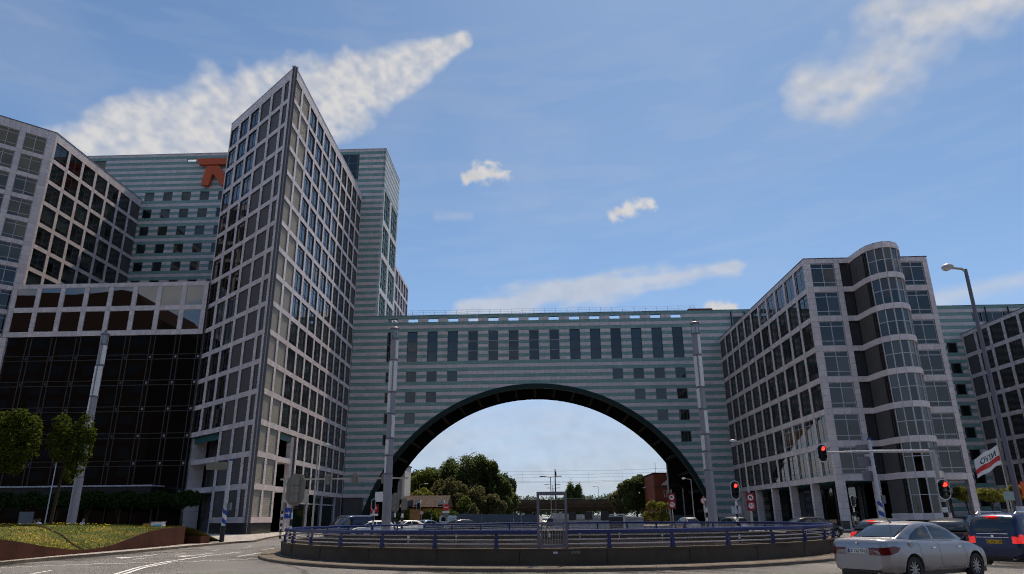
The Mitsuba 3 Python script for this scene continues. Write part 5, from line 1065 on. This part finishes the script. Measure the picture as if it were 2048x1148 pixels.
# ------------------------------------------------------------------ vehicles
def mf(t): return m3.Manifold(m3.Mesh(vert_properties=np.asarray(t.vertices, np.float32), tri_verts=np.asarray(t.faces, np.uint32)))
def loft(secs):
    """secs (m, n, 3): closed sections, all with n points, joined into a solid."""
    S = np.asarray(secs, float); m, n, _ = S.shape; v = S.reshape(-1, 3); f = []
    i, j = np.meshgrid(np.arange(m - 1), np.arange(n), indexing='ij'); a, b_, c, d = i * n + j, i * n + (j + 1) % n, (i + 1) * n + (j + 1) % n, (i + 1) * n + j
    f = np.vstack([np.stack([a, b_, c], -1).reshape(-1, 3), np.stack([a, c, d], -1).reshape(-1, 3)])
    v = np.vstack([v, S[0].mean(0), S[-1].mean(0)]); q = np.arange(n); f = np.vstack([f, np.stack([(q + 1) % n, q, q * 0 + m * n], 1), np.stack([(m - 1) * n + q, (m - 1) * n + (q + 1) % n, q * 0 + m * n + 1], 1)])
    t = trimesh.Trimesh(v, f, process=False)
    if t.volume < 0: t = trimesh.Trimesh(v, f[:, ::-1], process=False)
    return mf(t)
def prism_y(poly, y0=-2, y1=2):      # side-view polygon (x, z)
    t = trimesh.creation.extrude_polygon(poly, y1 - y0, engine='earcut'); v = t.vertices.copy(); t.vertices = np.stack([v[:, 0], y0 + (y1 - y0) - v[:, 2], v[:, 1]], 1)
    if t.volume < 0: t.invert()
    return mf(t)
def prism_x(poly, x0, x1):           # rear-view polygon (y, z)
    t = trimesh.creation.extrude_polygon(poly, x1 - x0, engine='earcut'); v = t.vertices.copy(); t.vertices = np.stack([x0 + v[:, 2], v[:, 0], v[:, 1]], 1)
    if t.volume < 0: t.invert()
    return mf(t)
STY = {
 'sedan': dict(L=4.62, W=1.81, ax=(.98, 3.69), r=.325, deck=[(0, .80), (.04, .98), (.12, 1.055), (.45, 1.075), (.8, 1.06), (2.3, .99), (3.45, .97), (3.9, .88), (4.3, .76), (4.52, .62), (4.62, .48)], w=[(0, .66), (.06, .76), (.22, .85), (.6, .895), (1.3, .905), (2.6, .905), (3.7, .90), (4.15, .85), (4.45, .72), (4.62, .48)],
   roof=[(.62, 1.05), (1.0, 1.24), (1.35, 1.385), (1.75, 1.46), (2.2, 1.475), (2.6, 1.45), (2.95, 1.37), (3.3, 1.19), (3.62, .98)], gw=[(.62, .66), (1.2, .74), (2.0, .76), (2.8, .75), (3.62, .68)], gt=[(.62, .60), (1.2, .57), (2.0, .585), (2.8, .57), (3.62, .62)],
   side=[[(1.12, 1.03), (1.3, 1.17), (1.62, 1.31), (1.95, 1.375), (2.02, 1.375), (2.06, 1.03)], [(2.16, 1.03), (2.12, 1.375), (2.5, 1.375), (2.85, 1.29), (3.15, 1.13), (3.28, 1.02)]], rear=(.95, 1.10, 1.40), front=(1.02, 1.36), doors=[1.30, 2.11, 3.22],
   tail=[(.0, .68), (.0, .86), (.3, .90), (.52, .86), (.40, .76), (.18, .70)], tail_y=.33),
 'mpv': dict(L=4.35, W=1.78, ax=(.85, 3.5), r=.32, deck=[(0, .60), (.03, .92), (.10, 1.02), (1.2, 1.0), (3.2, .99), (3.7, .93), (4.1, .80), (4.28, .62), (4.35, .48)], w=[(0, .74), (.06, .82), (.25, .875), (.8, .885), (2.6, .885), (3.5, .87), (4.0, .80), (4.25, .66), (4.35, .5)],
   roof=[(.04, 1.0), (.12, 1.30), (.22, 1.52), (.4, 1.62), (1.0, 1.66), (2.0, 1.655), (2.5, 1.60), (2.95, 1.42), (3.4, 1.16), (3.72, .96)], gw=[(.04, .76), (.4, .80), (2.0, .80), (3.0, .78), (3.72, .70)], gt=[(.04, .70), (.4, .66), (2.0, .66), (3.0, .66), (3.72, .68)],
   side=[[(.5, 1.05), (.55, 1.45), (1.25, 1.52), (1.25, 1.05)], [(1.35, 1.05), (1.35, 1.52), (2.2, 1.52), (2.2, 1.05)], [(2.3, 1.05), (2.3, 1.52), (2.6, 1.45), (3.15, 1.18), (3.3, 1.04)]], rear=(.9, 1.07, 1.52), front=(1.03, 1.56), doors=[1.30, 2.25, 3.3],
   tail=[(.0, .72), (.0, 1.12), (.18, 1.12), (.26, .95), (.2, .74)], tail_y=.56),
 'hatch': dict(L=4.1, W=1.74, ax=(.75, 3.3), r=.31, deck=[(0, .62), (.04, .88), (.14, .98), (1.2, .97), (3.0, .95), (3.5, .88), (3.85, .76), (4.02, .6), (4.1, .46)], w=[(0, .72), (.06, .80), (.25, .86), (.8, .87), (2.6, .87), (3.3, .855), (3.8, .77), (4.0, .64), (4.1, .48)],
   roof=[(.10, .97), (.3, 1.2), (.55, 1.37), (1.0, 1.46), (1.8, 1.475), (2.3, 1.43), (2.7, 1.29), (3.1, 1.07), (3.3, .94)], gw=[(.1, .72), (.5, .75), (1.8, .76), (2.8, .74), (3.3, .68)], gt=[(.1, .66), (.5, .60), (1.8, .60), (2.8, .60), (3.3, .64)],
   side=[[(.75, 1.02), (.95, 1.25), (1.4, 1.36), (1.75, 1.37), (1.75, 1.0)], [(1.85, 1.0), (1.85, 1.37), (2.2, 1.35), (2.6, 1.22), (2.95, 1.02)]], rear=(.9, 1.01, 1.36), front=(.98, 1.38), doors=[.95, 1.80, 2.95],
   tail=[(.0, .70), (.0, 1.02), (.22, 1.04), (.3, .92), (.15, .72)], tail_y=.5),
 'van': dict(L=4.9, W=1.9, ax=(.95, 4.0), r=.33, deck=[(0, .7), (.03, 1.05), (.2, 1.1), (3.6, 1.08), (4.1, 1.0), (4.6, .85), (4.82, .66), (4.9, .5)], w=[(0, .88), (.05, .93), (.3, .95), (3.5, .95), (4.3, .90), (4.7, .75), (4.9, .55)],
   roof=[(.03, 1.05), (.06, 1.6), (.12, 1.88), (.3, 1.96), (2.8, 1.96), (3.1, 1.88), (3.6, 1.48), (4.05, 1.1), (4.2, 1.0)], gw=[(.03, .90), (2.8, .90), (4.2, .78)], gt=[(.03, .84), (2.8, .82), (4.2, .74)],
   side=[[(2.75, 1.12), (2.75, 1.72), (3.1, 1.70), (3.75, 1.15)]], rear=(.6, 1.15, 1.75), front=(1.12, 1.84), doors=[1.5, 2.65, 3.8], tail=[(.0, .8), (.0, 1.3), (.12, 1.3), (.12, .8)], tail_y=.78),
}
_cars = {}
def car_parts(st, detail):
    if (st, detail) in _cars: return _cars[(st, detail)]
    s = STY[st]; L = s['L']; it = lambda q: PchipInterpolator([p[0] for p in s[q]], [p[1] for p in s[q]])
    deck, wd, roof, gw, gt = it('deck'), it('w'), it('roof'), it('gw'), it('gt'); m = 64 if detail else 30
    xs = L * (.5 - .5 * np.cos(np.linspace(0, np.pi, m))) * .999
    def low(e=0.):
        S = []
        for x in xs:
            x0 = x; z, w = float(deck(x)) + e, float(wd(x)) + e; zb = .23 + .10 * max(0, 1 - x / .35) ** 1.5 + .06 * max(0, (x - L + .5) / .5) ** 1.5 - e; z = max(z, zb + .12)
            half = [(w * .80, zb), (w * .95, zb + .05), (w * .985, zb + (z - zb) * .25), (w, zb + (z - zb) * .50), (w * .985, zb + (z - zb) * .72), (w * .955, zb + (z - zb) * .90), (w * .88, z - .015), (w * .6, z + .008), (0, z + .015)]
            S.append([(x0, y, q) for y, q in half] + [(x0, -y, q) for y, q in half[-2::-1]])
        return loft(S)
    rx0, rx1 = s['roof'][0][0], s['roof'][-1][0]
    def green(e=0.):
        S = []
        for x in np.linspace(rx0, rx1, m):
            zr, a, b_ = float(roof(x)) + e, float(gw(x)) + e, float(gt(x)) + e; zb = float(deck(x)) - .10; zr = max(zr, zb + .06); hh = zr - zb; tp = min(1, hh / .35)
            b2 = a + (b_ - a) * tp
            half = [(a, zb), (a + (b2 - a) * .15, zb + hh * .3), (a + (b2 - a) * .55, zb + hh * .72), (b2, zb + hh * .90), (b2 * .86, zb + hh * .975), (b2 * .45, zr + .008), (0, zr + .015)]
            S.append([(x, y, q) for y, q in half] + [(x, -y, q) for y, q in half[-2::-1]])
        return loft(S)
    B, G = low(), green(); r = s['r']; arch = None; ov = []
    for ax in s['ax']:
        for sy in (-1, 1): ov.append(m3.Manifold.cylinder(.5, r + .055, r + .055, 40 if detail else 20).rotate([90, 0, 0]).translate([ax, sy * (.90 if sy > 0 else .42) + (0), r + .01]) if False else m3.Manifold.cylinder(.34, r + .055, r + .055, 40 if detail else 20).rotate([-90, 0, 0]).translate([ax, .62 if sy > 0 else -.96, r + .01]))
    for c in ov: B = B - c
    P = {}
    if detail:
        shell = B - low(-.012)
        for dx in s['doors']:
            B = B - (shell ^ prism_y(sbox(dx - .006, .30, dx + .006, float(deck(dx)) + .02)))
        rocker = sbox(s['ax'][0] + r + .15, .32, s['ax'][1] - r - .15, .35); B = B - (shell ^ prism_y(rocker))
    Gi, Bi = green(.005), low(.006); cut = prism_x(sbox(-3, -3, 3, 9), -9, 99)
    side = None
    sides = [Gi ^ prism_y(Polygon(p)) for p in s['side']]
    ins = [mm - prism_y(Polygon(s['side'][q]), -.35, .35) for q, mm in enumerate(sides)]
    P['side_window'] = [x for mm in ins for x in (mm ^ prism_x(sbox(0, 0, 2, 3), -9, 99), mm ^ prism_x(sbox(-2, 0, 0, 3), -9, 99))]
    yw, z0, z1 = s['rear']; g = float(gw(rx0))
    rp = Polygon([(-yw * g, z0), (yw * g, z0), (yw * g * .86, z1), (-yw * g * .86, z1)]).buffer(-.03).buffer(.03)
    xm = rx0 + (s['roof'][3][0] - rx0) * .9; P['rear_window'] = [Gi ^ prism_x(rp, rx0 - .1, xm)]
    z0, z1 = s['front']; fp = Polygon([(-.70 * g / .66 * .9, z0), (.70 * g / .66 * .9, z0), (.58, z1), (-.58, z1)]); P['windscreen'] = [Gi ^ prism_x(fp, rx1 - (1.05 if st != 'van' else 1.2), rx1 + .2)]
    tp = prism_y(Polygon(s['tail'])); ty = s['tail_y']; T_ = Bi ^ tp
    P['tail_light'] = [T_ ^ prism_x(sbox(ty, 0, 2, 3), -1, 3), T_ ^ prism_x(sbox(-2, 0, -ty, 3), -1, 3)]
    H = Bi ^ prism_y(Polygon([(L - .62, .64), (L - .1, .58), (L - .1, .72), (L - .55, .80)])); P['headlight'] = [H ^ prism_x(sbox(.42, 0, 2, 3), 0, 99), H ^ prism_x(sbox(-2, 0, -.42, 3), 0, 99)]
    P['body'] = [B + G]; _cars[(st, detail)] = (s, P); return s, P
def wheel(par, x, y, r, side, M_, detail):
    w = .20; prof = [(r * .66, -w / 2), (r * .95, -w / 2), (r, -w * .35), (r, w * .35), (r * .95, w / 2), (r * .66, w / 2)]; b = MB().lathe(prof, (0, 0, 0), 28 if detail else 16); Rx = np.array([[1, 0, 0, x], [0, 0, side, y], [0, -side, 0, r], [0, 0, 0, 1.0]])
    k = part(par, 'wheel', b.xf(M_ @ Rx), 'tyre', 40); d = MB().lathe([(0, w * .10), (r * .62, w * .10), (r * .68, w * .45), (r * .62, w * .47), (r * .60, w * .2)], (0, 0, 0), 28 if detail else 16); part(k, 'well', d.xf(M_ @ Rx), 'black_paint', 30)
    rm = MB()
    for q in range(10 if detail else 5):
        a = q * 2 * np.pi / (10 if detail else 5); c, s_ = math.cos(a), math.sin(a); wd = r * (.06 if detail else .12)
        v = [(c * ra - s_ * sg * wd, s_ * ra + c * sg * wd, zz) for zz in (w * .3, w * .40) for ra, sg in ((r * .1, -1), (r * .64, -1), (r * .64, 1), (r * .1, 1))]; rm.add(v, QT)
    rm.lathe([(0, w * .45), (r * .13, w * .44), (r * .15, w * .3)], (0, 0, 0), 14).lathe([(r * .60, w * .36), (r * .66, w * .46), (r * .70, w * .46), (r * .70, w * .3)], (0, 0, 0), 28); part(k, 'rim', rm.xf(M_ @ Rx), 'galv', 30)
def vehicle(name, label, cat, st, x, y, al, paint, detail=False, lit=False, group=None, plate='white_paint', text=None, glass='car_glass', front_lit=False, z=0):
    s, P = car_parts(st, detail); k = thing(name, label, cat, group); L = s['L']; M_ = rotz(al, (x, y, z)) @ np.array([[1, 0, 0, -L / 2], [0, 1, 0, 0], [0, 0, 1, 0], [0, 0, 0, 1.0]])
    def put_(nm, mans, bs, sm=35, **kw):
        for q in mans:
            mm = q.to_mesh()
            if len(mm.tri_verts) < 2: continue
            t = trimesh.Trimesh(np.asarray(mm.vert_properties[:, :3], float), np.asarray(mm.tri_verts), process=True); t.apply_transform(M_); part(k, nm, t, bs, sm, **kw)
    put_('body', P['body'], paint); 
    for nm in ('side_window', 'rear_window', 'windscreen'): put_(nm, P[nm], glass)
    em = dict(emitter={'type': 'area', 'radiance': rgb(.16, .006, .004)}) if lit and st != 'sedan' else {}
    put_('tail_light', P['tail_light'], 'tail_glass', **em); put_('headlight', P['headlight'], 'head_glass')
    bx = lambda nm, b, bs, **kw: part(k, nm, b.xf(M_), bs, **kw)
    if lit and st != 'sedan': bx('high_brake_lamp', MB().box(.13 if st == 'mpv' else .40, .20 if st == 'mpv' else .48, -.16, .16, s['rear'][2] + .02, s['rear'][2] + .06), 'lamp_red', emitter={'type': 'area', 'radiance': rgb(.35, .012, .006)})
    bx('underbody', MB().box(.25, L - .3, -s['W'] / 2 + .16, s['W'] / 2 - .16, .16, .30), 'black_paint')
    bx('rear_bumper_insert', MB().box(.015, .12, -.5, .5, .26, .36), 'black_paint')
    zp = .78 if st in ('sedan', 'mpv') else .70
    pl = bx('number_plate', MB().box(-.02, .06, -.26, .26, zp - .06, zp + .055), plate)
    if text:
        tm = meshkit.text_mesh(text, .075, .003, True); v = np.array(tm.vertices); w = v[:, 0].max() + v[:, 0].min()
        b = MB().add(np.stack([-.021 - v[:, 2], -(v[:, 0] - w / 2) * .92, v[:, 1] + zp - .04], 1), tm.faces); part(pl, 'lettering', b.xf(M_), 'black_paint'); part(pl, 'blue_strip', MB().box(-.024, -.0205, .215, .258, zp - .055, zp + .05).xf(M_), 'blue_paint')
    for ax in s['ax']:
        for sg in (-1, 1): wheel(k, ax, sg * (s['W'] / 2 - .13), s['r'], sg, M_, detail)
    dx = s['side'][-1][-1][0] - .12
    for sg in (-1, 1):
        hull = convex([(dx + a, sg * (s['W'] / 2 + b_), 1.0 + c) for a, b_, c in ((0, -.06, -.02), (.1, -.06, -.02), (-.03, .13, -.03), (.08, .15, -.03), (-.03, .13, .10), (.08, .14, .09), (.05, -.02, .05))]); hull.apply_transform(M_); part(k, 'mirror', hull, paint if st != 'sedan' else 'black_paint')
    if detail:
        for dx in s['doors'][1:]:
            for sg in (-1, 1):
                w = float(PchipInterpolator([p[0] for p in s['w']], [p[1] for p in s['w']])(dx - .3 if st == 'mpv' else dx - .22)); xh = dx - .26
                hull = convex([(xh + a, sg * (w * .985 + b_), .835 + c) for a, b_, c in ((-.09, -.005, 0), (.09, -.005, 0), (-.06, .03, -.014), (.06, .03, -.014), (-.06, .03, .014), (.06, .03, .014))]); hull.apply_transform(M_); part(k, 'door_handle', hull, 'chrome')
        zr = float(PchipInterpolator([p[0] for p in s['roof']], [p[1] for p in s['roof']])(.5 if st == 'mpv' else 1.6)); xa = .5 if st == 'mpv' else 1.55
        bx('antenna', MB().cyl([xa, 0, zr - .01], [xa - .28, 0, zr + .33], .008, .004, 6).cyl([xa + .03, 0, zr - .02], [xa - .02, 0, zr + .03], .03, .015, 8), 'black_paint')
        bx('tailpipe', MB().cyl([.02, -.5, .25], [.25, -.5, .25], .03, n=10), 'galv')
        if st == 'mpv':
            for sg in (-1, 1): bx('roof_rail', MB().tube([(.45, sg * .60, 1.63), (.6, sg * .60, 1.70), (2.1, sg * .60, 1.70), (2.3, sg * .60, 1.64)], .018, 6), 'chrome')
            bx('trim_bar', MB().box(-.015, .05, -.48, .48, 1.015, 1.035), 'chrome'); bx('lower_trim', MB().box(-.012, .05, -.5, .5, .905, .92), 'chrome'); bx('wiper', MB().cyl([.03, .02, 1.09], [.055, -.42, 1.12], .012, n=5), 'black_paint'); bx('emblem', MB().cyl([.03, 0, .945], [-.012, 0, .945], .045, n=12), 'chrome')
        else:
            bx('emblem', convex_mb([(.02, 0, 1.0), (-.0, 0, .93), (.0, .035, .965), (.0, -.035, .965), (-.015, 0, .965)]), 'chrome'); bx('fuel_flap', MB().cyl([.95, -.885, .93], [.95, -.897, .93], .075, n=20), paint)
    return k
def convex_mb(p): return MB().tm(convex(p))
def flake(c, rough=.32): return two({'type': 'principled', 'base_color': rgb(*c), 'metallic': .75, 'roughness': rough, 'clearcoat': 1.0, 'clearcoat_gloss': .97, 'specular': .5})
M('paint_silver', flake((.27, .27, .29))); M('paint_blue', flake((.008, .016, .060), .3)); M('paint_dark', flake((.05, .05, .055))); M('paint_black', flake((.012, .012, .014))); M('paint_white', two(prin((.68, .68, .66), .3, clearcoat=1.0))); M('paint_teal', flake((.18, .22, .22))); M('paint_skyblue', flake((.10, .16, .26))); M('paint_vanblue', flake((.03, .055, .12)))
M('car_glass', gloss((.012, .016, .016), 1.75)); M('tail_glass', gloss((.22, .010, .012), 1.5)); M('head_glass', gloss((.40, .40, .40), 1.6)); M('chrome', {'type': 'roughconductor', 'material': 'Al', 'alpha': .12})
vehicle('silver_sedan', 'silver saloon car in the foreground at the right of the ring', 'car', 'sedan', 10.31, 20.74, math.radians(30.1), 'paint_silver', True, True, text='EX 747GN')
vehicle('blue_estate', 'dark blue people carrier with lit brake lights at the right edge', 'car', 'mpv', 16.82, 25.94, math.radians(32.3), 'paint_blue', True, True, plate='yellow_plate', text='83-NV-LB')
vehicle('grey_hatchback', 'dark grey hatchback with lit brake lights just beyond the silver car', 'car', 'hatch', 15.4, 32.6, math.radians(40), 'paint_dark', False, True, plate='yellow_plate')
vehicle('black_hatchback', 'black hatchback between the silver saloon and the blue people carrier', 'car', 'hatch', 16.3, 29.6, math.radians(58), 'paint_black', False, False, plate='yellow_plate')
vehicle('parked_car', 'dark car passing in front of the colonnade, right end of the ring railing', 'car', 'hatch', 20.9, 56, math.radians(12), 'paint_black')
vehicle('parked_car', 'pale green grey car parked under the bay fronted block', 'car', 'hatch', 35.5, 62, math.radians(215), 'paint_teal')
vehicle('parked_car', 'dark car half hidden behind the blue people carrier at the right edge', 'car', 'hatch', 26.6, 41, math.radians(60), 'paint_dark')
vehicle('parked_car', 'silver car beside the right light column, beyond the railing', 'car', 'hatch', 16.6, 82, math.radians(100), 'paint_silver')
vehicle('parked_car', 'silver car just right of the right light column, beyond the railing', 'car', 'hatch', 19.4, 74, math.radians(110), 'paint_silver')
vehicle('delivery_van', 'blue van beyond the railing below the shop windows', 'van', 'van', -17.4, 66.5, math.radians(238), 'paint_vanblue')
vehicle('delivery_van', 'white van beyond the railing left of the middle light column', 'van', 'hatch', -15.1, 66.4, math.radians(200), 'paint_white')
vehicle('queuing_car', 'silver car in front of the white van beyond the railing', 'car', 'hatch', -17.2, 68.4, math.radians(195), 'paint_silver')
vehicle('queuing_car', 'white car right of the middle light column beyond the railing', 'car', 'hatch', -12.9, 70.5, math.radians(235), 'paint_white')
vehicle('queuing_car', 'pale blue car coming towards the ring under the arch', 'car', 'sedan', -11.6, 74.5, math.radians(240), 'paint_skyblue')
vehicle('queuing_car', 'grey car behind the pale blue one under the arch', 'car', 'hatch', -8.6, 78, math.radians(215), 'paint_dark')
vehicle('delivery_van', 'white van driving away under the arch behind the no entry sign', 'van', 'van', -14.0, 117, math.radians(70), 'paint_white')
for i, (x, y, p, a, lb) in enumerate(((2.2, 118, 'paint_dark', 90, 'dark car seen through the gate on the far road'), (4.3, 126, 'paint_silver', 90, 'silver car seen through the gate on the far road'), (1.6, 140, 'paint_white', 270, 'white car far down the road behind the gate'), (6.5, 150, 'paint_silver', 270, 'silver car far down the road right of the gate'))): vehicle('distant_car', lb, 'car', 'hatch', x, y, math.radians(a), p)
